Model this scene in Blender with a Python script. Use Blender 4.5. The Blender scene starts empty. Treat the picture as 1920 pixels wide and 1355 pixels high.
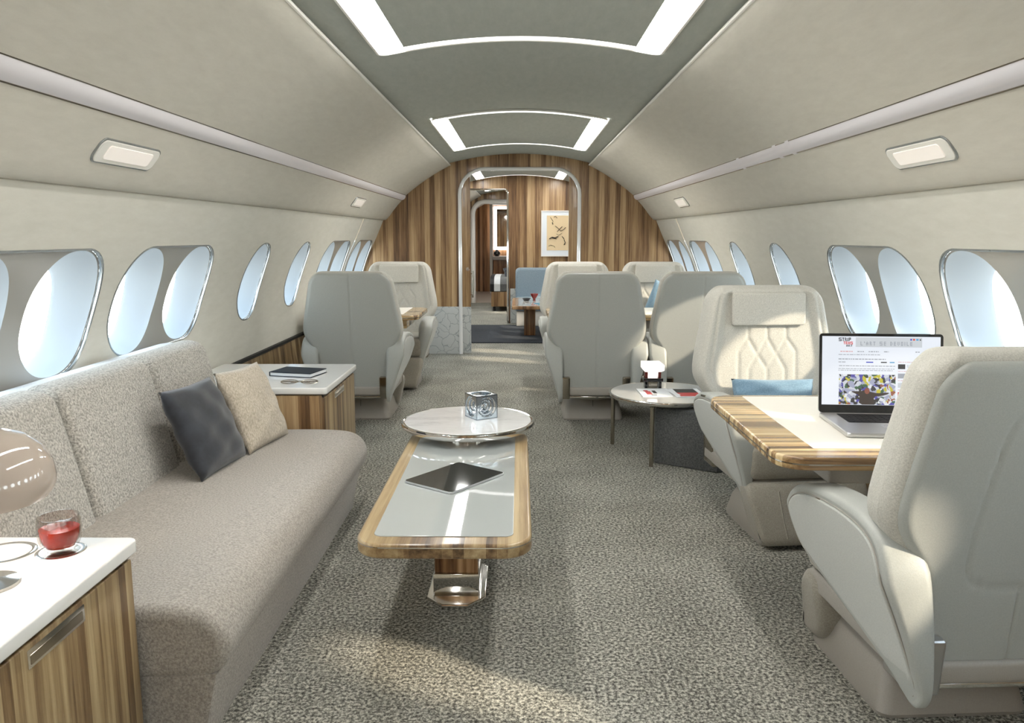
import bpy, bmesh, math, random
import numpy as np
from mathutils import Vector, Matrix
random.seed(7)
S = bpy.context.scene
C = S.collection

# ---------------------------------------------------------------- camera
F_PX = 1500.0
PITCH = math.atan(236.5 / F_PX)
YAW = math.atan(14 / F_PX * math.cos(PITCH))
cam = bpy.data.cameras.new('camera')
cam.sensor_fit = 'HORIZONTAL'
cam.sensor_width = 36.0
cam.lens = F_PX / 1920 * 36.0
cam.clip_start = 0.05
camo = bpy.data.objects.new('camera', cam)
C.objects.link(camo)
camo.location = (0, 0, 1.25)
camo.rotation_euler = (math.pi / 2 - PITCH, 0, YAW)
S.camera = camo

# ---------------------------------------------------------------- world, sun, exposure
S.view_settings.view_transform = 'Standard'
S.view_settings.look = 'None'
S.view_settings.gamma = 1
S.view_settings.use_curve_mapping = False
S.view_settings.exposure = 0.42
w = bpy.data.worlds.new('sky')
S.world = w
w.use_nodes = True
nt = w.node_tree
bg = nt.nodes['Background']
tc = nt.nodes.new('ShaderNodeTexCoord')
sx = nt.nodes.new('ShaderNodeSeparateXYZ')
rp = nt.nodes.new('ShaderNodeValToRGB')
nt.links.new(tc.outputs['Generated'], sx.inputs[0])
mp = nt.nodes.new('ShaderNodeMapRange')
mp.inputs['From Min'].default_value = -1
nt.links.new(sx.outputs['Z'], mp.inputs['Value'])
nt.links.new(mp.outputs[0], rp.inputs[0])
rp.color_ramp.elements[0].position = 0.40
rp.color_ramp.elements[0].color = (0.86, 0.89, 0.88, 1)
rp.color_ramp.elements[1].position = 0.75
rp.color_ramp.elements[1].color = (0.60, 0.74, 0.88, 1)
e = rp.color_ramp.elements.new(0.52)
e.color = (0.88, 0.95, 0.96, 1)
nt.links.new(rp.outputs[0], bg.inputs['Color'])
SKY = 7.0
bg.inputs['Strength'].default_value = SKY

sun = bpy.data.lights.new('sun', 'SUN')
sun.energy = 5.0
sun.color = (1.0, 0.86, 0.68)
sun.angle = math.radians(2.6)
suno = bpy.data.objects.new('sun', sun)
C.objects.link(suno)
suno.rotation_euler = Vector((-1, 0.48, -0.51)).to_track_quat('-Z', 'Y').to_euler()
CEIL_EMIT = 20.0
COVE_EMIT = 1.3

# ---------------------------------------------------------------- materials
def new_mat(name):
    m = bpy.data.materials.new(name)
    m.use_nodes = True
    return m, m.node_tree, m.node_tree.nodes['Principled BSDF']

def plain(name, col, rough=0.5, metal=0.0, coat=0.0, emit=None, estr=0.0, spec=0.5, sheen=0.0):
    m, t, b = new_mat(name)
    b.inputs['Base Color'].default_value = (*col, 1)
    b.inputs['Roughness'].default_value = rough
    b.inputs['Metallic'].default_value = metal
    b.inputs['Coat Weight'].default_value = coat
    b.inputs['Coat Roughness'].default_value = 0.03
    b.inputs['Specular IOR Level'].default_value = spec
    b.inputs['Sheen Weight'].default_value = sheen
    if emit:
        b.inputs['Emission Color'].default_value = (*emit, 1)
        b.inputs['Emission Strength'].default_value = estr
    return m

def coords(t, scale, out='Object', rot=(0, 0, 0)):
    c = t.nodes.new('ShaderNodeTexCoord')
    m = t.nodes.new('ShaderNodeMapping')
    m.inputs['Scale'].default_value = scale
    m.inputs['Rotation'].default_value = rot
    t.links.new(c.outputs[out], m.inputs[0])
    return m.outputs[0]

def noise(t, vec, sc, det=2.0, ro=0.5):
    n = t.nodes.new('ShaderNodeTexNoise')
    n.inputs['Scale'].default_value = sc
    n.inputs['Detail'].default_value = det
    n.inputs['Roughness'].default_value = ro
    t.links.new(vec, n.inputs['Vector'])
    return n.outputs['Fac']

def ramp(t, fac, stops):
    r = t.nodes.new('ShaderNodeValToRGB')
    el = r.color_ramp.elements
    el[0].position, el[0].color = stops[0][0], (*stops[0][1], 1)
    el[1].position, el[1].color = stops[-1][0], (*stops[-1][1], 1)
    for p, c in stops[1:-1]:
        q = el.new(p)
        q.color = (*c, 1)
    t.links.new(fac, r.inputs[0])
    return r.outputs[0]

def bump(t, b, fac, strength, dist=0.01):
    n = t.nodes.new('ShaderNodeBump')
    n.inputs['Strength'].default_value = strength
    n.inputs['Distance'].default_value = dist
    t.links.new(fac, n.inputs['Height'])
    t.links.new(n.outputs[0], b.inputs['Normal'])

def fabric(name, c1, c2, sc=250, bstr=0.35, bd=0.003, stretch=(1, 1, 1), rough=0.9, sheen=0.2, big=0.0):
    m, t, b = new_mat(name)
    v = coords(t, stretch)
    f = noise(t, v, sc, 3, 0.6)
    col = ramp(t, f, [(0.32, c1), (0.68, c2)])
    t.links.new(col, b.inputs['Base Color'])
    b.inputs['Roughness'].default_value = rough
    b.inputs['Sheen Weight'].default_value = sheen
    bump(t, b, f, bstr, bd)
    return m

def wood(name, grain='Z', across='X', tone=1.0, gloss=0.35, coat=0.1, plank=0.055, red=1.0):
    """veneer in strips: grain runs along `grain`, strips change along `across`"""
    m, t, b = new_mat(name)
    sc = {'X': 1.0, 'Y': 1.0, 'Z': 1.0}
    sc[grain] = 0.035
    v = coords(t, (sc['X'], sc['Y'], sc['Z']))
    fine = noise(t, v, 60, 6, 0.7)
    wide = noise(t, v, 17, 3, 0.6)
    c = t.nodes.new('ShaderNodeTexCoord')
    s = t.nodes.new('ShaderNodeSeparateXYZ')
    t.links.new(c.outputs['Object'], s.inputs[0])
    a = t.nodes.new('ShaderNodeMath'); a.operation = 'DIVIDE'
    t.links.new(s.outputs[across], a.inputs[0]); a.inputs[1].default_value = plank
    fl = t.nodes.new('ShaderNodeMath'); fl.operation = 'FLOOR'
    t.links.new(a.outputs[0], fl.inputs[0])
    wn = t.nodes.new('ShaderNodeTexWhiteNoise'); wn.noise_dimensions = '1D'
    t.links.new(fl.outputs[0], wn.inputs['W'])
    m1 = t.nodes.new('ShaderNodeMath'); m1.operation = 'MULTIPLY'
    t.links.new(wn.outputs['Value'], m1.inputs[0]); m1.inputs[1].default_value = 0.27
    m2 = t.nodes.new('ShaderNodeMath'); m2.operation = 'MULTIPLY_ADD'
    t.links.new(wide, m2.inputs[0]); m2.inputs[1].default_value = 0.66
    t.links.new(m1.outputs[0], m2.inputs[2])
    m3 = t.nodes.new('ShaderNodeMath'); m3.operation = 'MULTIPLY_ADD'
    t.links.new(fine, m3.inputs[0]); m3.inputs[1].default_value = 0.56
    t.links.new(m2.outputs[0], m3.inputs[2])
    k = tone
    col = ramp(t, m3.outputs[0], [(0.50, (0.055*k*red, 0.028*k, 0.012*k)), (0.66, (0.20*k*red, 0.118*k, 0.052*k)),
                                  (0.80, (0.37*k*red, 0.255*k, 0.125*k)), (0.98, (0.55*k*red, 0.42*k, 0.235*k))])
    t.links.new(col, b.inputs['Base Color'])
    b.inputs['Roughness'].default_value = gloss
    b.inputs['Coat Weight'].default_value = coat
    b.inputs['Coat Roughness'].default_value = 0.08
    bump(t, b, fine, 0.05, 0.002)
    return m

def panel_cloth(name, c1, c2, rot=0.6):
    m, t, b = new_mat(name)
    v = coords(t, (1, 0.25, 1.0), rot=(rot, 0, 0))
    f = noise(t, v, 30, 4, 0.7)
    f2 = noise(t, coords(t, (1, 1, 1)), 420, 2, 0.6)
    mx = t.nodes.new('ShaderNodeMath'); mx.operation = 'MULTIPLY_ADD'
    t.links.new(f2, mx.inputs[0]); mx.inputs[1].default_value = 0.35
    t.links.new(f, mx.inputs[2])
    col = ramp(t, mx.outputs[0], [(0.45, c1), (0.9, c2)])
    t.links.new(col, b.inputs['Base Color'])
    b.inputs['Roughness'].default_value = 0.75
    bump(t, b, mx.outputs[0], 0.06, 0.002)
    return m

M = {}
M['wall'] = panel_cloth('wall_cloth', (0.60, 0.58, 0.51), (0.66, 0.64, 0.57))
M['upper'] = panel_cloth('upper_cloth', (0.55, 0.52, 0.45), (0.61, 0.58, 0.505))
M['ceil'] = panel_cloth('ceiling_cloth', (0.36, 0.375, 0.335), (0.42, 0.435, 0.39), rot=0)
M['wood'] = wood('walnut_wall', 'Z', 'X', tone=0.94, red=1.08)
M['wood_y'] = wood('walnut_side', 'Z', 'Y', tone=0.85, plank=0.03)
M['wood_table'] = wood('oak_table', 'X', 'Y', tone=1.45, gloss=0.22, coat=0.5, plank=0.022)
M['wood_coffee'] = wood('walnut_table', 'Y', 'X', tone=0.90, gloss=0.3, coat=0.3, plank=0.03)
M['wood_post'] = wood('honey_post', 'Z', 'X', tone=1.2, gloss=0.25, coat=0.4, red=1.15)
M['wood_warm'] = wood('warm_wood', 'Z', 'X', tone=1.1, red=1.25)
M['leather'] = fabric('grey_leather', (0.385, 0.395, 0.37), (0.43, 0.44, 0.41), sc=300, bstr=0.12, bd=0.002, rough=0.45, sheen=0.05)
M['leather_dark'] = fabric('base_leather', (0.34, 0.315, 0.275), (0.38, 0.35, 0.31), sc=300, bstr=0.1, bd=0.002, rough=0.5, sheen=0.05)
M['arm_panel'] = fabric('arm_panel_cloth', (0.46, 0.465, 0.44), (0.54, 0.545, 0.51), sc=280, bstr=0.15, bd=0.002)
M['seat_cloth'] = fabric('seat_cloth', (0.42, 0.405, 0.36), (0.58, 0.56, 0.50), sc=260, bstr=0.25, bd=0.003)
M['cushion_cloth'] = fabric('cushion_cloth', (0.28, 0.255, 0.21), (0.40, 0.37, 0.31), sc=260, bstr=0.25, bd=0.003)
M['boucle'] = fabric('boucle', (0.22, 0.205, 0.18), (0.66, 0.63, 0.57), sc=150, bstr=0.8, bd=0.006)
M['sofa_seat'] = fabric('sofa_weave', (0.25, 0.225, 0.195), (0.48, 0.44, 0.39), sc=170, bstr=0.5, bd=0.004)
M['sofa_shell'] = fabric('sofa_shell', (0.50, 0.52, 0.53), (0.66, 0.68, 0.69), sc=200, bstr=0.3)
M['velvet'] = fabric('navy_velvet', (0.012, 0.014, 0.019), (0.026, 0.030, 0.040), sc=20, bstr=0.1, rough=0.75, sheen=0.35)
M['linen'] = fabric('linen', (0.34, 0.29, 0.22), (0.60, 0.53, 0.43), sc=170, bstr=0.3, stretch=(1, 1, 0.5))
M['blue'] = fabric('blue_cloth', (0.13, 0.22, 0.30), (0.21, 0.32, 0.41), sc=200, bstr=0.3)
M['blue_chair'] = fabric('blue_grey_cloth', (0.15, 0.21, 0.26), (0.28, 0.35, 0.40), sc=120, bstr=0.4)
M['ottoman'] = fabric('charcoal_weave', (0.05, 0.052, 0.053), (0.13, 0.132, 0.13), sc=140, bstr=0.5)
M['lacquer'] = plain('white_lacquer', (0.80, 0.79, 0.76), 0.12, coat=0.6)
M['lacquer_grey'] = plain('pale_lacquer', (0.42, 0.44, 0.435), 0.02, coat=1.0)
M['inlay'] = plain('cream_leather', (0.78, 0.74, 0.66), 0.4)
M['chrome'] = plain('polished_steel', (0.78, 0.76, 0.73), 0.08, metal=1)
M['bronze'] = plain('dark_steel', (0.42, 0.38, 0.32), 0.15, metal=1)
M['frame'] = plain('door_frame_white', (0.80, 0.80, 0.79), 0.12, metal=0.1, coat=0.4)
M['bead'] = plain('window_bead', (0.36, 0.38, 0.38), 0.25, metal=0.7)
M['edge'] = plain('panel_edge', (0.80, 0.78, 0.72), 0.5)
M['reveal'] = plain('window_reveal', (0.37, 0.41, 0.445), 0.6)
M['shade'] = plain('shade_panel', (0.37, 0.36, 0.335), 0.22, coat=0.2)
M['black'] = plain('black_gloss', (0.006, 0.006, 0.007), 0.05, coat=0.5)
M['black_matte'] = plain('black_matte', (0.010, 0.010, 0.011), 0.6, spec=0.3)
M['gap'] = plain('shadow_gap', (0.01, 0.009, 0.008), 0.7)
M['alu'] = plain('aluminium', (0.55, 0.545, 0.54), 0.32, metal=0.85)
M['grey_metal'] = plain('brushed_silver', (0.56, 0.62, 0.67), 0.22, metal=0.9)
M['glow'] = plain('lamp_diffuser', (0.9, 0.9, 0.88), 0.5, emit=(1.0, 0.985, 0.95), estr=CEIL_EMIT)
M['glow_soft'] = plain('ceiling_edge_light', (0.9, 0.9, 0.88), 0.5, emit=(1.0, 0.985, 0.96), estr=1.0)
M['cove'] = plain('cove_diffuser', (0.46, 0.45, 0.46), 0.35, emit=(1.0, 0.90, 0.86), estr=0.10)
M['lens'] = plain('reading_lens', (0.8, 0.74, 0.68), 0.3, emit=(1.0, 0.92, 0.84), estr=0.22)
M['warm_glow'] = plain('warm_glow', (0.9, 0.85, 0.8), 0.5, emit=(1.0, 0.93, 0.88), estr=1.1)
M['mirror_glow'] = plain('mirror_light', (0.9, 0.9, 0.9), 0.5, emit=(1.0, 0.95, 0.9), estr=3.0)
M['mirror'] = plain('mirror', (0.55, 0.5, 0.45), 0.03, metal=1)
M['white'] = plain('white_paint', (0.76, 0.73, 0.69), 0.5)
M['paper'] = plain('paper', (0.78, 0.80, 0.82), 0.6)
M['mat_board'] = plain('mat_board', (0.72, 0.76, 0.80), 0.6)
M['art'] = plain('art_paper', (0.70, 0.55, 0.34), 0.7)
M['ink'] = plain('ink', (0.03, 0.028, 0.025), 0.7)
M['ink_grey'] = plain('ink_grey', (0.22, 0.19, 0.15), 0.7)
M['red'] = plain('red_print', (0.50, 0.035, 0.035), 0.5)
M['redglass'] = plain('red_glass', (0.22, 0.012, 0.01), 0.1, coat=0.5)
M['book'] = plain('navy_cover', (0.010, 0.016, 0.026), 0.6, spec=0.2)
M['whitefloor'] = plain('pale_floor', (0.70, 0.62, 0.54), 0.3)
M['shade_pink'] = plain('lamp_shade_gloss', (0.40, 0.335, 0.285), 0.06, coat=0.8, emit=(1.0, 0.78, 0.62), estr=0.06)
M['screen'] = plain('screen_white', (0.1, 0.1, 0.1), 0.3, emit=(0.86, 0.91, 1.0), estr=0.62)

m, t, b = new_mat('carpet')
v = coords(t, (1, 1, 1))
f = noise(t, v, 95, 3, 0.75)
f2 = noise(t, v, 3.0, 2)
mx = t.nodes.new('ShaderNodeMath'); mx.operation = 'MULTIPLY_ADD'
t.links.new(f2, mx.inputs[0]); mx.inputs[1].default_value = 0.10
t.links.new(f, mx.inputs[2])
t.links.new(ramp(t, mx.outputs[0], [(0.42, (0.045, 0.043, 0.036)), (0.54, (0.24, 0.235, 0.20)), (0.66, (0.62, 0.60, 0.52))]), b.inputs['Base Color'])
b.inputs['Roughness'].default_value = 0.95
bump(t, b, f, 0.9, 0.012)
M['carpet'] = m

m, t, b = new_mat('rug')
v = coords(t, (1, 1, 1))
f = noise(t, v, 90, 3, 0.7)
t.links.new(ramp(t, f, [(0.35, (0.012, 0.016, 0.024)), (0.7, (0.05, 0.058, 0.07))]), b.inputs['Base Color'])
b.inputs['Roughness'].default_value = 0.95
bump(t, b, f, 0.6, 0.01)
M['rug'] = m

def marble(name, base, vein, sc, width, rough):
    m, t, b = new_mat(name)
    v = coords(t, (1, 1, 1))
    vo = t.nodes.new('ShaderNodeTexVoronoi')
    vo.feature = 'DISTANCE_TO_EDGE'
    vo.inputs['Scale'].default_value = sc
    n = t.nodes.new('ShaderNodeTexNoise'); n.inputs['Scale'].default_value = sc * 0.9
    t.links.new(v, n.inputs['Vector'])
    mixv = t.nodes.new('ShaderNodeMix'); mixv.data_type = 'VECTOR'
    mixv.inputs[0].default_value = 0.12
    t.links.new(v, mixv.inputs[4]); t.links.new(n.outputs['Color'], mixv.inputs[5])
    t.links.new(mixv.outputs[1], vo.inputs['Vector'])
    t.links.new(ramp(t, vo.outputs['Distance'], [(0.0, vein), (width, base)]), b.inputs['Base Color'])
    b.inputs['Roughness'].default_value = rough
    b.inputs['Coat Weight'].default_value = 0.3
    bump(t, b, vo.outputs['Distance'], 0.2, 0.004)
    return m
M['crackle'] = marble('crackle_panel', (0.50, 0.52, 0.51), (0.24, 0.26, 0.27), 11, 0.045, 0.35)
m, t, b = new_mat('white_marble')
v = coords(t, (1, 2.2, 1), rot=(0, 0, 0.5))
f = noise(t, v, 5, 8, 0.72)
t.links.new(ramp(t, f, [(0.36, (0.60, 0.59, 0.58)), (0.48, (0.74, 0.73, 0.72)), (0.7, (0.80, 0.79, 0.78))]), b.inputs['Base Color'])
b.inputs['Roughness'].default_value = 0.06
b.inputs['Coat Weight'].default_value = 0.6
M['marble'] = m

def glassmat(name, tint=(1, 1, 1), gl=0.06):
    m = bpy.data.materials.new(name); m.use_nodes = True
    t = m.node_tree; t.nodes.remove(t.nodes['Principled BSDF'])
    o = t.nodes['Material Output']
    tr = t.nodes.new('ShaderNodeBsdfTransparent'); tr.inputs[0].default_value = (*tint, 1)
    g = t.nodes.new('ShaderNodeBsdfGlossy'); g.inputs['Roughness'].default_value = 0.02
    mx = t.nodes.new('ShaderNodeMixShader')
    lw = t.nodes.new('ShaderNodeLayerWeight'); lw.inputs[0].default_value = 0.12
    mr = t.nodes.new('ShaderNodeMapRange'); mr.inputs['To Min'].default_value = gl; mr.inputs['To Max'].default_value = 0.45
    t.links.new(lw.outputs['Facing'], mr.inputs['Value'])
    t.links.new(mr.outputs[0], mx.inputs[0]); t.links.new(tr.outputs[0], mx.inputs[1]); t.links.new(g.outputs[0], mx.inputs[2])
    t.links.new(mx.outputs[0], o.inputs[0])
    return m
M['pane'] = glassmat('window_glass', (0.97, 0.985, 0.98), 0.02)
M['glass'] = glassmat('clear_glass', (0.86, 0.84, 0.82), 0.03)
m, t, b = new_mat('red_drink')
b.inputs['Base Color'].default_value = (0.60, 0.030, 0.006, 1)
b.inputs['Roughness'].default_value = 0.05
b.inputs['Transmission Weight'].default_value = 0.4
b.inputs['IOR'].default_value = 1.33
M['drink'] = m

# ---------------------------------------------------------------- mesh helpers
def wloc(o):
    l = Vector((0, 0, 0))
    while o is not None:
        l += o.location
        o = o.parent
    return l

def obj(name, vf, mat, parent=None, world=True, smooth=True, sharp=32, label=None):
    """link verts+faces as ONE mesh object; world=True: verts given in scene coordinates"""
    vs, fs = vf
    if parent is not None and world:
        l = wloc(parent)
        vs = [(a[0] - l[0], a[1] - l[1], a[2] - l[2]) for a in vs]
    me = bpy.data.meshes.new(name)
    me.from_pydata([tuple(map(float, a)) for a in vs], [], fs)
    bm = bmesh.new(); bm.from_mesh(me)
    bmesh.ops.recalc_face_normals(bm, faces=bm.faces)
    bm.to_mesh(me); bm.free()
    me.materials.append(M[mat] if isinstance(mat, str) else mat)
    if smooth:
        me.polygons.foreach_set('use_smooth', [True] * len(me.polygons))
        me.set_sharp_from_angle(angle=math.radians(sharp))
    me.update()
    o = bpy.data.objects.new(name, me)
    C.objects.link(o)
    if parent is not None:
        o.parent = parent
    if label:
        o['label'] = label
    return o

def empty(name, loc, rz=0):
    o = bpy.data.objects.new(name, None)
    o.empty_display_size = 0.1
    C.objects.link(o)
    o.location = loc
    o.rotation_euler = (0, 0, rz)
    return o

def tag(o, label, cat, group=None, kind=None):
    o['label'] = label
    o['category'] = cat
    if group: o['group'] = group
    if kind: o['kind'] = kind
    return o

def thing(name, label, cat, loc, rz=0, group=None):
    return tag(empty(name, loc, rz), label, cat, group)

def struct(name, vf, mat, parent=None, **k):
    o = obj(name, vf, mat, parent, **k)
    if parent is None:
        o['kind'] = 'structure'
    return o

def join(*parts):
    V, Fc = [], []
    for vs, fs in parts:
        n = len(V)
        V += list(vs)
        Fc += [tuple(i + n for i in f) for f in fs]
    return V, Fc

def xf(vf, fn):
    return [fn(*v) for v in vf[0]], vf[1]

def move(vf, x=0, y=0, z=0):
    return xf(vf, lambda a, b, c: (a + x, b + y, c + z))

def rotz(vf, ang, cx=0, cy=0):
    s, c = math.sin(ang), math.cos(ang)
    return xf(vf, lambda a, b, d: (cx + (a - cx) * c - (b - cy) * s, cy + (a - cx) * s + (b - cy) * c, d))

def rr(x0, x1, y0, y1, r, n=6):
    r = min(r, (x1 - x0) / 2 - 1e-4, (y1 - y0) / 2 - 1e-4)
    if r <= 0:
        return [(x0, y0), (x1, y0), (x1, y1), (x0, y1)]
    p = []
    for cx, cy, a0 in ((x1 - r, y0 + r, -90), (x1 - r, y1 - r, 0), (x0 + r, y1 - r, 90), (x0 + r, y0 + r, 180)):
        for k in range(n + 1):
            a = math.radians(a0 + 90 * k / n)
            p.append((cx + r * math.cos(a), cy + r * math.sin(a)))
    return p

def chaikin(p, n=2):
    for _ in range(n):
        q = []
        for i in range(len(p)):
            a, b_ = p[i], p[(i + 1) % len(p)]
            q.append((a[0] * .75 + b_[0] * .25, a[1] * .75 + b_[1] * .25))
            q.append((a[0] * .25 + b_[0] * .75, a[1] * .25 + b_[1] * .75))
        p = q
    return p

def inset(p, d):
    n = len(p)
    area = sum(p[i][0] * p[(i + 1) % n][1] - p[(i + 1) % n][0] * p[i][1] for i in range(n))
    s = 1 if area > 0 else -1
    out = []
    for i in range(n):
        a, b_, c = p[i - 1], p[i], p[(i + 1) % n]
        t1 = Vector((b_[0] - a[0], b_[1] - a[1]))
        t2 = Vector((c[0] - b_[0], c[1] - b_[1]))
        if t1.length < 1e-9: t1 = t2
        if t2.length < 1e-9: t2 = t1
        t1.normalize(); t2.normalize()
        n1 = Vector((-t1.y, t1.x)) * s
        n2 = Vector((-t2.y, t2.x)) * s
        m_ = n1 + n2
        if m_.length < 1e-6: m_ = n1
        m_.normalize()
        k = min(1.0 / max(0.35, m_.dot(n1)), 2.0)
        out.append((b_[0] + m_.x * d * k, b_[1] + m_.y * d * k))
    return out

def slab(p, z0, z1, r=0.0, seg=3, rb=None):
    """closed outline p in (a,b), solid between c=z0..z1 with rounded rims"""
    rb = r if rb is None else rb
    rings = []
    if rb > 0:
        for k in range(seg + 1):
            a = math.pi / 2 * k / seg
            rings.append((rb * (1 - math.sin(a)), z0 + rb * (1 - math.cos(a))))
    else:
        rings.append((0, z0))
    if r > 0:
        for k in range(seg + 1):
            a = math.pi / 2 * k / seg
            rings.append((r * (1 - math.cos(a)), z1 - r * (1 - math.sin(a))))
    else:
        rings.append((0, z1))
    if r > 0 or rb > 0:      # narrow flat margin keeps the faces' shading flat
        e_ = min(0.0015, 0.5 * max(r, rb))
        if rb > 0: rings.insert(0, (rb + e_, z0))
        if r > 0: rings.append((r + e_, z1))
    V, Fc = [], []
    n = len(p)
    for d, z in rings:
        q = inset(p, d) if d > 1e-7 else p
        V += [(a, b_, z) for a, b_ in q]
    for k in range(len(rings) - 1):
        for i in range(n):
            j = (i + 1) % n
            Fc.append((k * n + i, k * n + j, (k + 1) * n + j, (k + 1) * n + i))
    Fc.append(tuple(range(n - 1, -1, -1)))
    Fc.append(tuple(range((len(rings) - 1) * n, len(rings) * n)))
    return V, Fc

def box(x0, x1, y0, y1, z0, z1, r=0.0, rc=None, seg=3):
    """box with rounded edges; rc = radius of the vertical corners"""
    rc = r if rc is None else rc
    return slab(rr(x0, x1, y0, y1, rc, 5 if rc > 0 else 1), z0, z1, r, seg)

def YZ(vf):      # outline (y,z) extruded along x
    return xf(vf, lambda a, b_, c: (c, a, b_))

def XZ(vf):      # outline (x,z) extruded along y
    return xf(vf, lambda a, b_, c: (a, c, b_))

def lathe(prof, cx=0, cy=0, n=40, z=0):
    V, Fc = [], []
    for r, h in prof:
        for k in range(n):
            a = 2 * math.pi * k / n
            V.append((cx + r * math.cos(a), cy + r * math.sin(a), z + h))
    for i in range(len(prof) - 1):
        for k in range(n):
            j = (k + 1) % n
            Fc.append((i * n + k, i * n + j, (i + 1) * n + j, (i + 1) * n + k))
    if prof[0][0] > 1e-5: Fc.append(tuple(range(n - 1, -1, -1)))
    if prof[-1][0] > 1e-5: Fc.append(tuple(range((len(prof) - 1) * n, len(prof) * n)))
    return V, Fc

def lathe_open(prof, cx=0, cy=0, n=40, z=0):
    V, Fc = lathe(prof, cx, cy, n, z)
    return V, [f for f in Fc if len(f) == 4 and n != 4]

def tube(pts, r, n=8, closed=False, flat=1.0):
    pts = [Vector(p) for p in pts]
    V, Fc = [], []
    m_ = len(pts)
    up = Vector((0, 0, 1))
    prev = None
    for i, p in enumerate(pts):
        a = pts[i - 1] if (i > 0 or closed) else p
        c = pts[(i + 1) % m_] if (i < m_ - 1 or closed) else p
        t_ = (c - a).normalized()
        if prev is None:
            ref = up if abs(t_.z) < 0.9 else Vector((1, 0, 0))
            nx = t_.cross(ref).normalized()
        else:
            nx = (prev - t_ * prev.dot(t_)).normalized()
        prev = nx
        ny = t_.cross(nx)
        for k in range(n):
            an = 2 * math.pi * k / n
            V.append(tuple(p + nx * r * math.cos(an) + ny * r * flat * math.sin(an)))
    for i in range(m_ if closed else m_ - 1):
        ii = (i + 1) % m_
        for k in range(n):
            j = (k + 1) % n
            Fc.append((i * n + k, i * n + j, ii * n + j, ii * n + k))
    if not closed:
        Fc.append(tuple(range(n - 1, -1, -1)))
        Fc.append(tuple(range((m_ - 1) * n, m_ * n)))
    return V, Fc

def interp(tab, x):
    if x <= tab[0][0]: return tab[0][1]
    for (a, va), (b_, vb) in zip(tab, tab[1:]):
        if x <= b_:
            return va + (vb - va) * (x - a) / (b_ - a)
    return tab[-1][1]

def smooth_tab(tab, w_=0.03):
    return lambda x: sum(interp(tab, x + d * w_) * k for d, k in ((-1, .15), (-.5, .2), (0, .3), (.5, .2), (1, .15)))

def seg_dist(P, segs):
    d = np.full(len(P), 9.0)
    for (ax, az), (bx, bz) in segs:
        A = np.array([ax, az]); B = np.array([bx, bz]); ab = B - A
        t_ = np.clip(((P - A) @ ab) / (ab @ ab), 0, 1)
        d = np.minimum(d, np.linalg.norm(P - (A + t_[:, None] * ab), axis=1))
    return d

def copy_tree(o, parent=None):
    c = o.copy()
    C.objects.link(c)
    c.parent = parent
    for ch in list(o.children):
        copy_tree(ch, c)
    return c

# ---------------------------------------------------------------- cabin shell
WALL = [(1.16, 1.527), (1.20, 1.507), (1.25, 1.486), (1.30, 1.464), (1.36, 1.438), (1.40, 1.42)]
_w = [(0.0, 1.60), (0.20, 1.63), (0.45, 1.658), (0.60, 1.664), (0.72, 1.661), (0.80, 1.652), (0.90, 1.634), (1.00, 1.600),
      (1.08, 1.567), (1.15, 1.532), (1.20, 1.508), (1.30, 1.464), (1.42, 1.412)]
wallx = smooth_tab(_w, 0.03)
Y_BACK, Y_FAR = -2.6, 15.0
B1, B2, B3 = 8.45, 11.45, 15.0

def hull_outline(y0, y1, single, ny=14, nz=10):
    """opening outline (y,z): ovals joined by straight top and bottom; starts bottom-left, counter-clockwise.
       returned as 2*ny+2*nz points matching rect_outline"""
    cz, hz, hy = 0.975, 0.228, 0.215
    if single: hy = (y1 - y0) / 2
    def se(a, cy):
        c, s = math.cos(a), math.sin(a)
        ex = 0.86
        return (cy + hy * math.copysign(abs(c) ** ex, c), cz + hz * math.copysign(abs(s) ** ex, s))
    ca, cb = y0 + hy, y1 - hy
    P = []
    for k in range(ny // 2):       # bottom: from -135deg side to -90
        P.append(se(math.radians(-135 + 45 * k / (ny // 2)), ca))
    for k in range(ny - ny // 2):
        P.append(se(math.radians(-90 + 45 * k / (ny - ny // 2)), cb))
    for k in range(nz):
        P.append(se(math.radians(-45 + 90 * k / nz), cb))
    for k in range(ny // 2):
        P.append(se(math.radians(45 + 45 * k / (ny // 2)), cb))
    for k in range(ny - ny // 2):
        P.append(se(math.radians(90 + 45 * k / (ny - ny // 2)), ca))
    for k in range(nz):
        P.append(se(math.radians(135 + 90 * k / nz), ca))
    return P

def rect_outline(y0, y1, z0, z1, ny=14, nz=10):
    P = [(y0 + (y1 - y0) * k / ny, z0) for k in range(ny)]
    P += [(y1, z0 + (z1 - z0) * k / nz) for k in range(nz)]
    P += [(y1 - (y1 - y0) * k / ny, z1) for k in range(ny)]
    P += [(y0, z1 - (z1 - z0) * k / nz) for k in range(nz)]
    return P

ZLO, ZHI = 0.71, 1.24
WIN = [(-2.15, -1.20, 0), (-1.10, -0.15, 0), (-0.07, 0.88, 0), (0.99, 1.94, 0), (2.055, 3.01, 0), (3.13, 4.085, 0),
       (4.61, 5.00, 1), (5.55, 5.945, 1), (6.375, 7.33, 0), (7.48, 8.415, 0)]
WIN2 = [(8.68, 9.63, 0), (9.78, 10.73, 0), (11.9, 12.85, 0), (13.1, 14.05, 0)]
SEAM = 4.125

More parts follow.
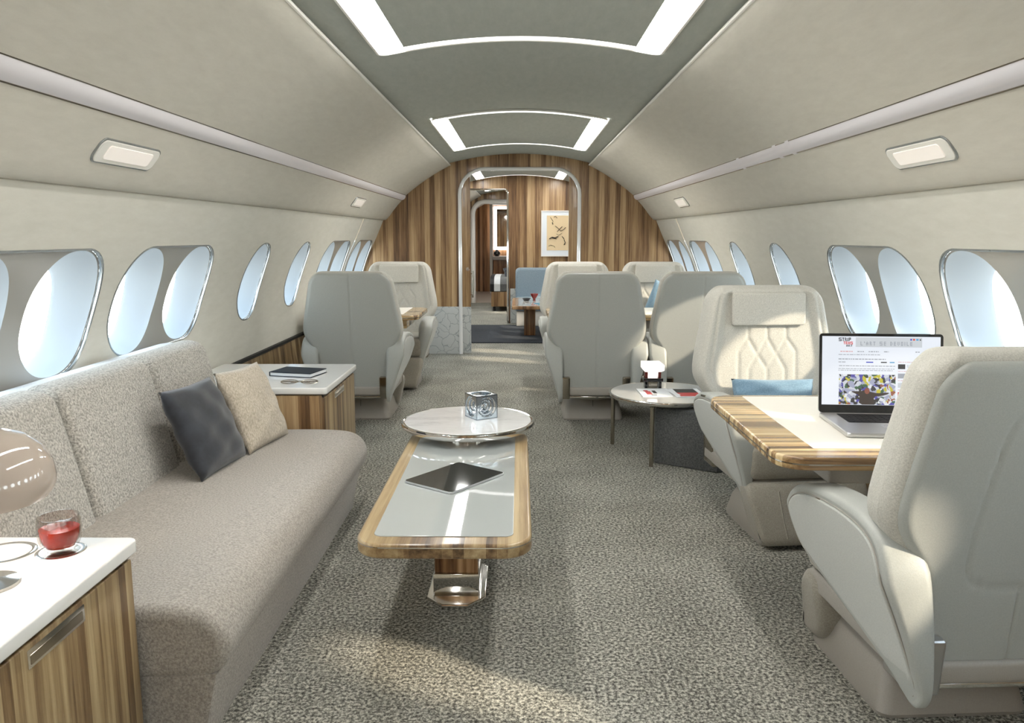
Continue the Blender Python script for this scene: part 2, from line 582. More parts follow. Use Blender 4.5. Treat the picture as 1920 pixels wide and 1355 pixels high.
def wall_mesh(side, wins, ya, yb, seams=()):
    V, Fc = [], []
    def add_ring(A, B, rings=5):
        n = len(A); base = len(V)
        for k in range(rings + 1):
            t_ = k / rings
            for (a0, a1), (b0, b1) in zip(A, B):
                y, z = a0 + (b0 - a0) * t_, a1 + (b1 - a1) * t_
                V.append((side * wallx(z), y, z))
        for k in range(rings):
            for i in range(n):
                j = (i + 1) % n
                Fc.append((base + k * n + i, base + k * n + j, base + (k + 1) * n + j, base + (k + 1) * n + i))
    def strip(y0, y1, zs, off=0.0):
        base = len(V)
        for z in zs:
            V.append((side * (wallx(z) + off), y0, z)); V.append((side * (wallx(z) + off), y1, z))
        for k in range(len(zs) - 1):
            i = base + 2 * k
            Fc.append((i, i + 1, i + 3, i + 2))
    zmid = [ZLO + (ZHI - ZLO) * k / 10 for k in range(11)]
    zlow = [0.0, 0.1, 0.2, 0.3, 0.4, 0.5, 0.6, ZLO]
    zhigh = [ZHI, 1.28, 1.32, 1.36, 1.404, 1.42]
    y = ya
    cells = []
    for y0, y1, s in wins:
        a, b_ = y0 - 0.045, y1 + 0.045
        cells.append(('g', y, a)); cells.append(('w', a, b_, y0, y1, s)); y = b_
    cells.append(('g', y, yb))
    for c in cells:
        a, b_ = c[1], c[2]
        if c[0] == 'w':
            add_ring(rect_outline(a, b_, ZLO, ZHI), hull_outline(c[3], c[4], c[5]))
            strip(a, b_, zlow); strip(a, b_, zhigh)
        else:
            cuts = [a] + [s for s in seams if a < s < b_] + [b_]
            for i, (p, q) in enumerate(zip(cuts, cuts[1:])):
                p2 = p + (0.0025 if i > 0 else 0); q2 = q - (0.0025 if i < len(cuts) - 2 else 0)
                strip(p2, q2, zlow + zmid[1:] + zhigh[1:])
                if i < len(cuts) - 2:
                    strip(q2, q + 0.0025, zlow + zmid[1:] + zhigh[1:], 0.007)
    return V, Fc

win_count = 0
def make_window(side, y0, y1, single, portal=True):
    global win_count
    win_count += 1
    ym = (y0 + y1) / 2
    W = empty('window_%d' % win_count, (side * 1.62, ym, 0.975))
    W['kind'] = 'structure'
    D1, D2 = 0.014, 0.135
    out = hull_outline(y0, y1, single)
    n = len(out)
    # rim of the opening + bead
    V = [(side * wallx(z), y, z) for y, z in out] + [(side * (wallx(z) + D1), y, z) for y, z in out]
    Fc = [(i, (i + 1) % n, n + (i + 1) % n, n + i) for i in range(n)]
    bead = tube([(side * (wallx(z) + 0.001), y, z) for y, z in out], 0.0045, 6, closed=True)
    obj('window_frame', join((V, Fc), bead), 'bead', W)
    # ovals
    cz = 0.975
    if single: cens = [(ym, (y1 - y0) / 2 - 0.004, 0.223)]
    else: cens = [(y0 + 0.217, 0.209, 0.222), (y1 - 0.217, 0.209, 0.222)]
    PV, PF = [], []
    N = 64
    for (cy, hy, hz) in cens:
        hole, outer = [], []
        for k in range(N):
            a = 2 * math.pi * k / N
            c, s = math.cos(a), math.sin(a)
            ex = 0.88
            hole.append((cy + hy * math.copysign(abs(c) ** ex, c), cz + hz * math.copysign(abs(s) ** ex, s)))
        # outer limit of this half: ray cast against the outline clipped at ym
        for (hy_, hz_) in hole:
            d = Vector((hy_ - cy, hz_ - cz))
            best = None
            poly = out
            for i in range(n):
                p, q = Vector(poly[i]), Vector(poly[(i + 1) % n])
                e_ = q - p
                den = d.x * e_.y - d.y * e_.x
                if abs(den) < 1e-12: continue
                w_ = p - Vector((cy, cz))
                t_ = (w_.x * e_.y - w_.y * e_.x) / den
                u_ = (w_.x * d.y - w_.y * d.x) / den
                if t_ > 0 and -1e-6 <= u_ <= 1 + 1e-6:
                    if best is None or t_ < best: best = t_
            best = best or 1.0
            if not single:
                if (ym - cy) * d.x > 1e-9:
                    best = min(best, (ym - cy) / d.x)
            best = max(best, 1.0)
            outer.append((cy + d.x * best, cz + d.y * best))
        if not single:
            for zc in (cz + 0.228, cz - 0.228):
                kk_ = min(range(N), key=lambda k: math.dist(outer[k], (ym, zc)))
                outer[kk_] = (ym, zc)
        base = len(PV)
        for t_ in (0, 0.5, 1):
            for (a, b_), (c, d_) in zip(hole, outer):
                y, z = a + (c - a) * t_, b_ + (d_ - b_) * t_
                PV.append((side * (wallx(z) + D1), y, z))
        for r_ in range(2):
            for i in range(N):
                j = (i + 1) % N
                PF.append((base + r_ * N + i, base + r_ * N + j, base + (r_ + 1) * N + j, base + (r_ + 1) * N + i))
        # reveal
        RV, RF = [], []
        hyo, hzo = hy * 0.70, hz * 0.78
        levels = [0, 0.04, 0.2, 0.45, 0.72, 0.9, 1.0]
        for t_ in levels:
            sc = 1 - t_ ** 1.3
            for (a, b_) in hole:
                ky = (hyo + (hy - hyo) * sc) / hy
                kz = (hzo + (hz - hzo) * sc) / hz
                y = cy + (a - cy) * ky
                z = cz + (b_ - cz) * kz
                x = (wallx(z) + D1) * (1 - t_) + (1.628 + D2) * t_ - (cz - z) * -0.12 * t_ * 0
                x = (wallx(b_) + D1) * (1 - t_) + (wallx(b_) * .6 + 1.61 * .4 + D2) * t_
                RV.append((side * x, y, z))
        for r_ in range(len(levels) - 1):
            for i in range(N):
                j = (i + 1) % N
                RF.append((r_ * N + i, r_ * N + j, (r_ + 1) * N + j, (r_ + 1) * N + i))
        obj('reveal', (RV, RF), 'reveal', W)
        pv = [(v_[0] - side * 0.006, v_[1], v_[2]) for v_ in RV[-N:]]
        obj('pane', (pv, [tuple(range(N))]), 'pane', W)
        if portal:
            L = bpy.data.lights.new('window_portal', 'AREA')
            L.shape = 'RECTANGLE'; L.size = 0.42; L.size_y = 0.46
            L.cycles.is_portal = True
            lo = bpy.data.objects.new('window_portal', L)
            C.objects.link(lo)
            lo.location = (side * 1.80, cy, cz)
            lo.rotation_euler = Vector((-side, 0, 0)).to_track_quat('-Z', 'Z').to_euler()
    obj('shade_panel', (PV, PF), 'shade', W)

for side, nm in ((-1, 'left'), (1, 'right')):
    struct('wall_' + nm, wall_mesh(side, WIN, Y_BACK, B1 + 0.02, (SEAM, 7.40, 0.92)), 'wall')
    struct('wall_' + nm, wall_mesh(side, WIN2, B1 + 0.02, B3), 'wall')
    for a in WIN: make_window(side, *a)
    for a in WIN2: make_window(side, *a)

def extr(prof, ya, yb, n=1):
    V, Fc = [], []
    m_ = len(prof)
    for k in range(n + 1):
        y = ya + (yb - ya) * k / n
        V += [(x, y, z) for x, z in prof]
    for k in range(n):
        for i in range(m_ - 1):
            Fc.append((k * m_ + i, k * m_ + i + 1, (k + 1) * m_ + i + 1, (k + 1) * m_ + i))
    return V, Fc

def ceil_z(x): return 2.078 - 0.125 * (abs(x) / 0.8) ** 2.0 * 0.92
ceil_prof = [(x / 20 * 0.80, ceil_z(x / 20 * 0.80)) for x in range(-20, 21)]
struct('ceiling', extr(ceil_prof, Y_BACK, B3 + 3, 1), 'ceil')
def upper(side):
    p = [(0.80, 1.985), (0.722, 1.975), (0.716, 1.966), (0.722, 1.957)]
    p += [(0.80, 1.917), (0.88, 1.871), (0.96, 1.821), (1.04, 1.766), (1.12, 1.706), (1.182, 1.655)]
    return [(side * a, b_) for a, b_ in p]
def lower(side):
    p = [(1.216, 1.612), (1.26, 1.566), (1.31, 1.505), (1.345, 1.457), (1.375, 1.424), (1.388, 1.412), (1.399, 1.407), (1.44, 1.4045)]
    return [(side * a, b_) for a, b_ in p]
for side in (-1, 1):
    struct('ceiling', extr(upper(side), Y_BACK, B3 + 3), 'upper')
    struct('ceiling', extr(lower(side), Y_BACK, B3 + 3), 'upper')
    # pale edge bead of the side panel
    struct('trim_%d' % (1 if side < 0 else 2), tube([(side * 0.717, Y_BACK, 1.966), (side * 0.717, B3, 1.966)], 0.008, 8), 'edge')
# unseen outer shell added above the cove so no daylight leaks in
struct('ceiling', join(extr([(-1.416, 1.402), (-1.45, 1.45), (-1.3, 1.95), (-0.6, 2.2), (0.6, 2.2), (1.3, 1.95), (1.45, 1.45), (1.416, 1.402)], Y_BACK, B3 + 3)), 'upper')
struct('floor', ([(-1.66, Y_BACK, 0), (1.66, Y_BACK, 0), (1.66, B3, 0), (-1.66, B3, 0)], [(0, 1, 2, 3)]), 'carpet')
# wood dado along both side walls
for side, nm in ((-1, 'left'), (1, 'right')):
    dz = [(side * (wallx(z) - 0.018), z) for z in (0, 0.1, 0.2, 0.3, 0.4, 0.5)]
    struct('baseboard_' + nm, extr([(side * 1.68, 0.5)][:0] + dz + [(side * 1.68, 0.5)], Y_BACK, B1, 1), 'wood_y')
    struct('trim_%d' % (3 if side < 0 else 4), YZ(slab(rr(Y_BACK, B1, 0.502, 0.520, 0), side * 1.635, side * 1.66)), 'gap')

# cove light strips
def cove(side, ya, yb, label):
    cpt = []
    for k in range(9):
        t_ = k / 8
        x = 1.180 + 0.038 * t_; z = 1.657 - 0.047 * t_
        bul = 0.012 * math.sin(math.pi * t_)
        cpt.append((side * (x - bul * 0.8), z - bul * 0.6))
    cpt += [(side * 1.235, 1.630), (side * 1.20, 1.675)]
    cpt.append(cpt[0])
    V, Fc = extr(cpt, ya, yb)
    n = len(cpt)
    T = thing('cove_light', label, 'light', (side * 1.2, (ya + yb) / 2, 1.64))
    obj('diffuser', (V, Fc), 'cove', T)
    for x, z in ((1.1795, 1.6595), (1.2205, 1.6085)):
        obj('channel_edge', tube([(side * x, ya, z), (side * x, yb, z)], 0.0032, 6), 'bronze', T)
    return T
TL = cove(-1, Y_BACK, B1, 'long slim light strip running along the left wall above the windows')
TR = cove(1, Y_BACK, B1, 'long slim light strip running along the right wall, with joint collars')
for yy in (3.62, 3.80, 4.42):
    c_ = []
    for k in range(9):
        t_ = k / 8
        x = 1.174 + 0.050 * t_; z = 1.664 - 0.060 * t_
        bul = 0.016 * math.sin(math.pi * t_)
        c_.append((x - bul * 0.8, z - bul * 0.6))
    obj('collar', extr(c_, yy, yy + 0.05), 'cove', TR)

# wall reading light plates
def reading_light(side, yc, label):
    # local frame on sloping panel
    a, b_ = Vector((side * 1.285, 0, 1.536)), Vector((side * 1.322, 0, 1.490))
    dn = (b_ - a).normalized()
    nrm = Vector((dn.z * -1 * side * side, 0, 0))
    nrm = Vector((-dn.z * 1, 0, dn.x)).normalized()
    if nrm.x * side > 0: nrm = -nrm
    c = (a + b_) / 2 + Vector((0, yc, 0))
    T = thing('reading_light', label, 'light', tuple(c))
    def put(y_half, h_half, r, d0, d1, rim):
        vf = slab(rr(-y_half, y_half, -h_half, h_half, r, 6), d0, d1, rim, 2)
        return xf(vf, lambda p, q, s: tuple(c + Vector((0, p, 0)) + dn * q + nrm * s))
    obj('frame', put(0.205, 0.046, 0.030, -0.004, 0.005, 0.002), 'bead', T)
    obj('surround', put(0.198, 0.040, 0.026, 0.0, 0.008, 0.002), 'edge', T)
    obj('lens', put(0.150, 0.026, 0.012, 0.004, 0.011, 0.002), 'lens', T)
reading_light(-1, 2.72, 'large flush reading light on left wall, nearest the camera')
reading_light(1, 2.69, 'large flush reading light on right wall, nearest the camera')
reading_light(-1, 6.58, 'small distant flush reading light on left wall near the wood bulkhead')
reading_light(1, 6.56, 'small distant flush reading light on right wall near the wood bulkhead')

# ceiling light frames
def ceiling_light(y0, y1, label):
    T = thing('ceiling_light', label, 'ceiling light', (0, (y0 + y1) / 2, 2.06))
    xo, xi = 0.592, 0.488
    bar = 0.075
    def curved(x0, x1, ya, yb, d0, d1, nx=24):
        V, Fc = [], []
        for d in (d0, d1):
            for yy in (ya, yb):
                for k in range(nx + 1):
                    x = x0 + (x1 - x0) * k / nx
                    V.append((x, yy, ceil_z(x) - d))
        s = nx + 1
        for k in range(nx):
            Fc += [(k, k + 1, s + k + 1, s + k), (2 * s + k, 3 * s + k, 3 * s + k + 1, 2 * s + k + 1),
                   (k, 2 * s + k, 2 * s + k + 1, k + 1), (s + k, s + k + 1, 3 * s + k + 1, 3 * s + k)]
        Fc += [(0, s, 3 * s, 2 * s), (nx, 2 * s + nx, 3 * s + nx, s + nx)]
        return V, Fc
    for sd in (-1, 1):
        a, b_ = sorted((sd * xi, sd * xo))
        obj('diffuser', curved(a, b_, y0, y1, -0.002, 0.010, 6), 'glow', T)
    obj('cross_bar', curved(-xi, xi, y1 - bar, y1, -0.002, 0.012), 'glow_soft', T)
    obj('cross_bar', curved(-xi, xi, y0, y0 + bar, -0.002, 0.012), 'glow_soft', T)
    ring = []
    for p in rr(-xo - 0.006, xo + 0.006, y0 - 0.008, y1 + 0.008, 0.05, 5):
        ring.append(p)
    R2 = []
    for i in range(len(ring)):
        a, b_ = ring[i], ring[(i + 1) % len(ring)]
        m_ = max(1, int(math.dist(a, b_) / 0.08))
        for k in range(m_):
            R2.append((a[0] + (b_[0] - a[0]) * k / m_, a[1] + (b_[1] - a[1]) * k / m_))
    obj('bezel', tube([(p[0], p[1], ceil_z(p[0]) - 0.007) for p in R2], 0.008, 6, closed=True), 'edge', T)
    obj('centre_panel', curved(-xi + 0.004, xi - 0.004, y0 + bar, y1 - bar, 0.0, 0.013), 'ceil', T)
ceiling_light(1.45, 3.56, 'large ceiling light frame overhead, nearest the camera')
ceiling_light(5.50, 7.46, 'ceiling light frame in front of the wood bulkhead')
ceiling_light(9.20, 11.25, 'ceiling light frame in the second lounge, beyond the doorway')
ceiling_light(-2.3, -0.4, 'added ceiling light frame behind the viewer, out of view')  # added out of view as fill for the cabin
ceiling_light(12.2, 14.2, 'added ceiling light frame brightening the bedroom beyond the second doorway')  # unseen source added so the bedroom gets light

# ---------------------------------------------------------------- bulkheads
def arch_outline(off=0.02):
    R = [(1.655, 0.0), (1.66, 0.3), (1.67, 0.5), (1.672, 0.7)]
    for z in (0.8, 0.9, 1.0, 1.1, 1.2, 1.3, 1.4): R.append((wallx(z) + off, z))
    R += [(1.385, 1.43), (1.33, 1.50), (1.23, 1.62), (1.19, 1.67), (1.04, 1.785), (0.88, 1.89), (0.76, 1.985), (0.74, ceil_z(.74) + .01),
          (0.5, ceil_z(.5) + .01), (0.25, ceil_z(.25) + .01), (0, 2.09)]
    return R + [(-x, z) for x, z in reversed(R[:-1])]

def door_outline(x0, x1, zt, r, kink=0.0, n=8):
    """from (x1,0) up and over to (x0,0)"""
    P = [(x1 - kink, 0), (x1 - kink, 1.05), (x1, 1.20), (x1, zt - r)]
    P += [(x1 - r + r * math.cos(a), zt - r + r * math.sin(a)) for a in [math.pi / 2 * k / n for k in range(1, n + 1)]]
    P += [(x0 + r - r * math.sin(a), zt - r + r * math.cos(a)) for a in [math.pi / 2 * k / n for k in range(0, n + 1)]]
    P += [(x0, 1.20), (x0 + kink, 1.05), (x0 + kink, 0)]
    return P

def bulkhead(y, th, door, mat):
    """flat wall up to the skin with the doorway cut out, built in columns"""
    xs = sorted(set([round(p[0], 4) for p in door]))
    x0, x1 = xs[0], xs[-1]
    arc = sorted([p for p in door if p[1] > 1.19], key=lambda p: p[0])
    def lo(x):
        c = [p for p in arc]
        for a, b_ in zip(c, c[1:]):
            if a[0] <= x <= b_[0] and b_[0] - a[0] > 1e-6:
                return a[1] + (b_[1] - a[1]) * (x - a[0]) / (b_[0] - a[0])
        return max(p[1] for p in c if abs(p[0] - x) < 1e-3)
    cols = [p[0] for p in arc]
    parts = [box(-1.72, x0, y, y + th, 0, 2.19), box(x1, 1.72, y, y + th, 0, 2.19)]
    V, Fc = [], []
    pts = []
    for p in arc:
        if not pts or p[0] - pts[-1][0] > 1e-4: pts.append(p)
        elif p[1] > pts[-1][1]: pts[-1] = p
    for x, z in pts:
        V += [(x, y, z), (x, y, 2.19), (x, y + th, z), (x, y + th, 2.19)]
    for k in range(len(pts) - 1):
        a, b_ = 4 * k, 4 * k + 4
        Fc += [(a, b_, b_ + 1, a + 1), (a + 2, a + 3, b_ + 3, b_ + 2), (a, a + 2, b_ + 2, b_)]
    parts.append((V, Fc))
    return struct('wall_back', join(*parts), mat, smooth=False)

d1 = door_outline(-0.620, 0.620, 1.925, 0.26, 0.0)
bulkhead(B1, 0.09, d1, 'wood')
D1 = empty('door_1', (0, B1, 0)); D1['kind'] = 'structure'
obj('door_frame', tube([(x, B1 - 0.004, z) for x, z in d1], 0.020, 10), 'frame', D1)
for sd in (-1, 1):
    a, b_ = sorted((sd * 0.515, sd * 0.80))
    obj('door_leaf', box(a, b_, B1 + 0.03, B1 + 0.06, 0.50, 1.90, 0.002), 'wood', D1)
    obj('kick_panel', box(a, b_, B1 + 0.028, B1 + 0.062, 0.0, 0.50, 0.002), 'crackle', D1)
    hx = sd * 0.492
    obj('door_handle', join(tube([(hx, B1 + 0.02, 0.60), (hx, B1 + 0.02, 0.88)], 0.010, 8),
                            tube([(hx, B1 + 0.02, 0.63), (sd * 0.515, B1 + 0.04, 0.63)], 0.007, 8),
                            tube([(hx, B1 + 0.02, 0.85), (sd * 0.515, B1 + 0.04, 0.85)], 0.007, 8),
                            tube([(sd * 0.545, B1 + 0.028, 0.9), (sd * 0.545, B1 + 0.034, 0.9)], 0.02, 10)), 'chrome', D1)
# crackle dado on bulkhead 1
for sd in (-1, 1):
    a, b_ = sorted((sd * 0.64, sd * 1.62))
    struct('baseboard_back', box(a, b_, B1 - 0.012, B1, 0.0, 0.505, 0.003), 'crackle')

d2 = door_outline(-1.02, -0.165, 1.885, 0.05)
bulkhead(B2, 0.09, d2, 'wood')
D2 = empty('door_2', (-0.6, B2, 0)); D2['kind'] = 'structure'
obj('door_frame', tube([(x, B2 - 0.004, z) for x, z in d2], 0.016, 10), 'chrome', D2)
struct('baseboard_back', box(-0.13, 1.62, B2 - 0.012, B2, 0.0, 0.50, 0.003), 'crackle')
struct('baseboard_back', box(-1.62, -1.05, B2 - 0.012, B2, 0.0, 0.50, 0.003), 'crackle')
d3 = door_outline(-0.86, 0.1, 1.86, 0.22)
bulkhead(B3, 0.09, d3, 'wood')
D3 = empty('door_3', (-0.4, B3, 0)); D3['kind'] = 'structure'
obj('door_frame', tube([(x, B3 - 0.01, z) for x, z in d3], 0.045, 10), 'white', D3)
# washroom beyond
struct('floor', box(-1.66, 1.66, B3 + 0.0, 18.1, -0.05, 0.004), 'whitefloor')
struct('wall_far', box(-1.66, 1.66, 18.0, 18.1, 0, 2.3), 'wood_warm')
struct('wall_far', join(box(-1.7, -1.2, B3 + .09, 18.0, 0, 2.3), box(0.6, 1.7, B3 + .09, 18.0, 0, 2.3)), 'white')
struct('wall_near', box(-1.8, 1.8, Y_BACK - 0.1, Y_BACK, 0, 2.2), 'wood')
struct('trim_5', join(box(-0.64, -0.58, 17.4, 17.9, 0, 1.95, 0.005), box(-0.64, 0.6, 17.3, 17.9, 1.90, 2.0, 0.005)), 'white')
T = thing('lit_mirror', 'tall mirror with glowing white border in the far washroom', 'mirror', (-0.28, 17.96, 0.95))
obj('mirror_glass', box(-0.50, -0.02, 17.95, 17.985, 1.00, 1.82), 'mirror', T)
obj('light_border', join(box(-0.57, -0.50, 17.94, 17.99, 0.93, 1.88), box(-0.02, 0.05, 17.94, 17.99, 0.93, 1.88),
                         box(-0.50, -0.02, 17.94, 17.99, 0.93, 1.00), box(-0.50, -0.02, 17.94, 17.99, 1.82, 1.88)), 'mirror_glow', T)
T = thing('vanity', 'wooden washroom vanity with pale top under the lit mirror', 'vanity', (-0.25, 17.7, 0))
obj('cabinet_body', box(-0.57, 0.4, 17.5, 17.94, 0.0, 0.72, 0.01), 'wood_warm', T)
obj('counter_top', box(-0.575, 0.4, 17.45, 17.94, 0.72, 0.80, 0.01), 'white', T)
tag(obj('vase', lathe([(0.0, 0), (0.04, 0.0), (0.075, 0.05), (0.07, 0.09), (0.03, 0.12), (0.028, 0.14), (0.0, 0.14)], -0.49, 17.6, 20, 0.80), 'black'),
    'round black vase on the pale vanity counter', 'vase')
tag(obj('washroom_fill', box(-0.9, 0.5, 16.3, 16.5, 1.93, 1.95, 0.004), 'warm_glow'), 'added flat light panel filling the far washroom, out of view', 'ceiling light')  # glowing panel added above the door line to brighten the washroom

# picture
T = thing('framed_picture', 'white framed ink brush picture on the wood wall beyond the doorway', 'picture', (0.515, B2 - 0.01, 0.96))
obj('frame', join(box(0.305, 0.722, B2 - 0.03, B2 - 0.002, 0.955, 0.968), box(0.305, 0.722, B2 - 0.03, B2 - 0.002, 1.58, 1.593),
                  box(0.305, 0.318, B2 - 0.03, B2 - 0.002, 0.968, 1.58), box(0.709, 0.722, B2 - 0.03, B2 - 0.002, 0.968, 1.58)), 'white', T)
obj('mat_board', box(0.318, 0.709, B2 - 0.02, B2 - 0.004, 0.968, 1.58), 'mat_board', T)
art = obj('print', box(0.385, 0.69, B2 - 0.022, B2 - 0.006, 1.04, 1.525), 'art', T)
def stroke(pts, r):
    return tube([(x, B2 - 0.0225, z) for x, z in pts], r, 6, flat=0.3)
st = [([(.435, 1.50), (.455, 1.47), (.475, 1.44)], .006), ([(.48, 1.50), (.505, 1.515), (.53, 1.49)], .006), ([(.462, 1.43), (.47, 1.40)], .010),
      ([(.50, 1.38), (.53, 1.36), (.56, 1.335), (.60, 1.37)], .008), ([(.53, 1.30), (.56, 1.33), (.585, 1.31)], .007),
      ([(.58, 1.31), (.62, 1.33), (.65, 1.36)], .007), ([(.42, 1.20), (.46, 1.225), (.50, 1.215), (.545, 1.235)], .012),
      ([(.46, 1.215), (.52, 1.20)], .010), ([(.60, 1.235), (.63, 1.20)], .009), ([(.63, 1.19), (.645, 1.15), (.63, 1.12)], .011),
      ([(.52, 1.27), (.55, 1.25), (.60, 1.28)], .004), ([(.41, 1.10), (.44, 1.115), (.49, 1.10), (.50, 1.08)], .004)]
obj('brush_strokes', join(*[stroke(p, r) for p, r in [(p_, r_ * 1.7) for p_, r_ in st]]), 'ink', art)

# ---------------------------------------------------------------- club seat
_hw = [(0.19, 0.236), (0.30, 0.243), (0.46, 0.247), (0.52, 0.268), (0.58, 0.315), (0.625, 0.330), (0.70, 0.322), (0.84, 0.295), (0.95, 0.274), (1.03, 0.262)]
hwf = smooth_tab(_hw, 0.035)
ZT, ZB = 1.022, 0.20
def tilt(z): return 0.035 - 0.075 * (z - 0.25) / 0.75

def seat_solid(inset_, zt, zb, y0, front, back, r, rc, groF=(), groB=(), nu=64, nz=72, gd=0.006, gw=0.007, bolster=0.0):
    """solid panel following the seat outline; y0 = rim plane, front/back = depths of the two faces"""
    def hw(z):
        h = hwf(min(max(z, 0.2), 1.0)) - inset_
        if z > zt - rc:
            h = h - rc + math.sqrt(max(0, rc * rc - (z - (zt - rc)) ** 2))
        if z < zb + 0.03:
            q = zb + 0.03 - z
            h = h - 0.03 + math.sqrt(max(0, 0.0009 - q * q))
        return max(h, 0.01)
    def dist(n_, e_=0.10):
        # denser towards both ends
        o = []
        for k in range(n_ + 1):
            t_ = k / n_
            o.append(0.55 * t_ + 0.45 * (0.5 - 0.5 * math.cos(math.pi * t_)))
        return o
    us = [2 * a - 1 for a in dist(nu)]
    zs = [zb + (zt - zb) * a for a in dist(nz)]
    P = np.array([(u * hw(z), z) for z in zs for u in us])
    HW = np.array([hw(z) for z in zs for u in us])
    edge = np.minimum(np.minimum(HW - np.abs(P[:, 0]), zt - P[:, 1]), P[:, 1] - zb)
    def rnd(r_):
        q = np.clip(edge / r_, 0, 1)
        return np.sqrt(1 - (1 - q) ** 2)
    TI = np.array([tilt(z) for z in P[:, 1]])
    yf = y0 + TI + front * rnd(r)
    yb = y0 + TI - back * rnd(r)
    if bolster:
        au = np.abs(P[:, 0]) / HW
        s_ = np.clip((au - 0.66) / 0.16, 0, 1)
        yf += bolster * (s_ * s_ * (3 - 2 * s_)) * rnd(r)
    if len(groF):
        d = seg_dist(P, groF); yf -= gd * np.exp(-(d / gw) ** 2) * rnd(r)
    if len(groB):
        d = seg_dist(P, groB); yb += gd * 0.7 * np.exp(-(d / gw) ** 2)
    W_ = nu + 1
    n = len(P)
    V = [(P[i, 0], yf[i], P[i, 1]) for i in range(n)] + [(P[i, 0], yb[i], P[i, 1]) for i in range(n)]
    Fc = []
    for j in range(nz):
        for i in range(nu):
            a = j * W_ + i
            Fc.append((a, a + W_, a + W_ + 1, a + 1))
            Fc.append((n + a, n + a + 1, n + a + W_ + 1, n + a + W_))
    for i in range(nu):
        Fc.append((i, i + 1, n + i + 1, n + i))
        a = nz * W_ + i
        Fc.append((a, n + a, n + a + 1, a + 1))
    for j in range(nz):
        a = j * W_
        Fc.append((a, n + a, n + a + W_, a + W_))
        a = j * W_ + nu
        Fc.append((a, a + W_, n + a + W_, n + a))
    return V, Fc

quilt = []
def L_(*pts):
    for a, b_ in zip(pts, pts[1:]): quilt.append((a, b_))
for x in (-0.09, 0, 0.09): L_((x, 0.835), (x, 0.785))
L_((-0.09, .785), (-.135, .725), (-.135, .48)); L_((0.09, .785), (.135, .725), (.135, .48))
L_((-0.09, .785), (-.045, .71), (0.0, .785), (.045, .71), (0.09, .785))
L_((-.045, .71), (-.085, .645), (-.085, .48)); L_((-.045, .71), (0.0, .645), (0.0, .48)); L_((.045, .71), (0.0, .645))
L_((.045, .71), (.085, .645), (.085, .48))
L_((-.225, .985), (-.245, .85), (-.275, .65), (-.215, .50)); L_((.225, .985), (.245, .85), (.275, .65), (.215, .50))

def arm_profile(kind):
    if kind == 'A':
        p = [(.545, .335), (.578, .40), (.580, .48), (.53, .545), (.43, .58), (.30, .598), (.15, .602), (.05, .582), (-.005, .52), (-.032, .42),
             (-.050, .30), (-.050, .21), (-.015, .165), (.05, .185), (.30, .262)]
    else:
        p = [(.12, .345), (.09, .40), (.09, .49), (.14, .545), (.28, .570), (.44, .568), (.56, .545), (.595, .48), (.598, .30), (.575, .20), (.53, .175), (.42, .22)]
    return list(reversed(p))

def arm_warp(side):
    def fn(x, y, z):       # x = 0 outer .. t inner
        out = max(0.335 - 0.33 * max(0, 0.48 - z), 0.247)
        inn = 0.222 if z < 0.5 else 0.222 + 0.2 * (z - 0.5)
        f_ = (x / 0.088) if x > 0 else 0
        return (side * ((out if x > 0 else out - x) * (1 - f_) + inn * f_), y, z)
    return fn

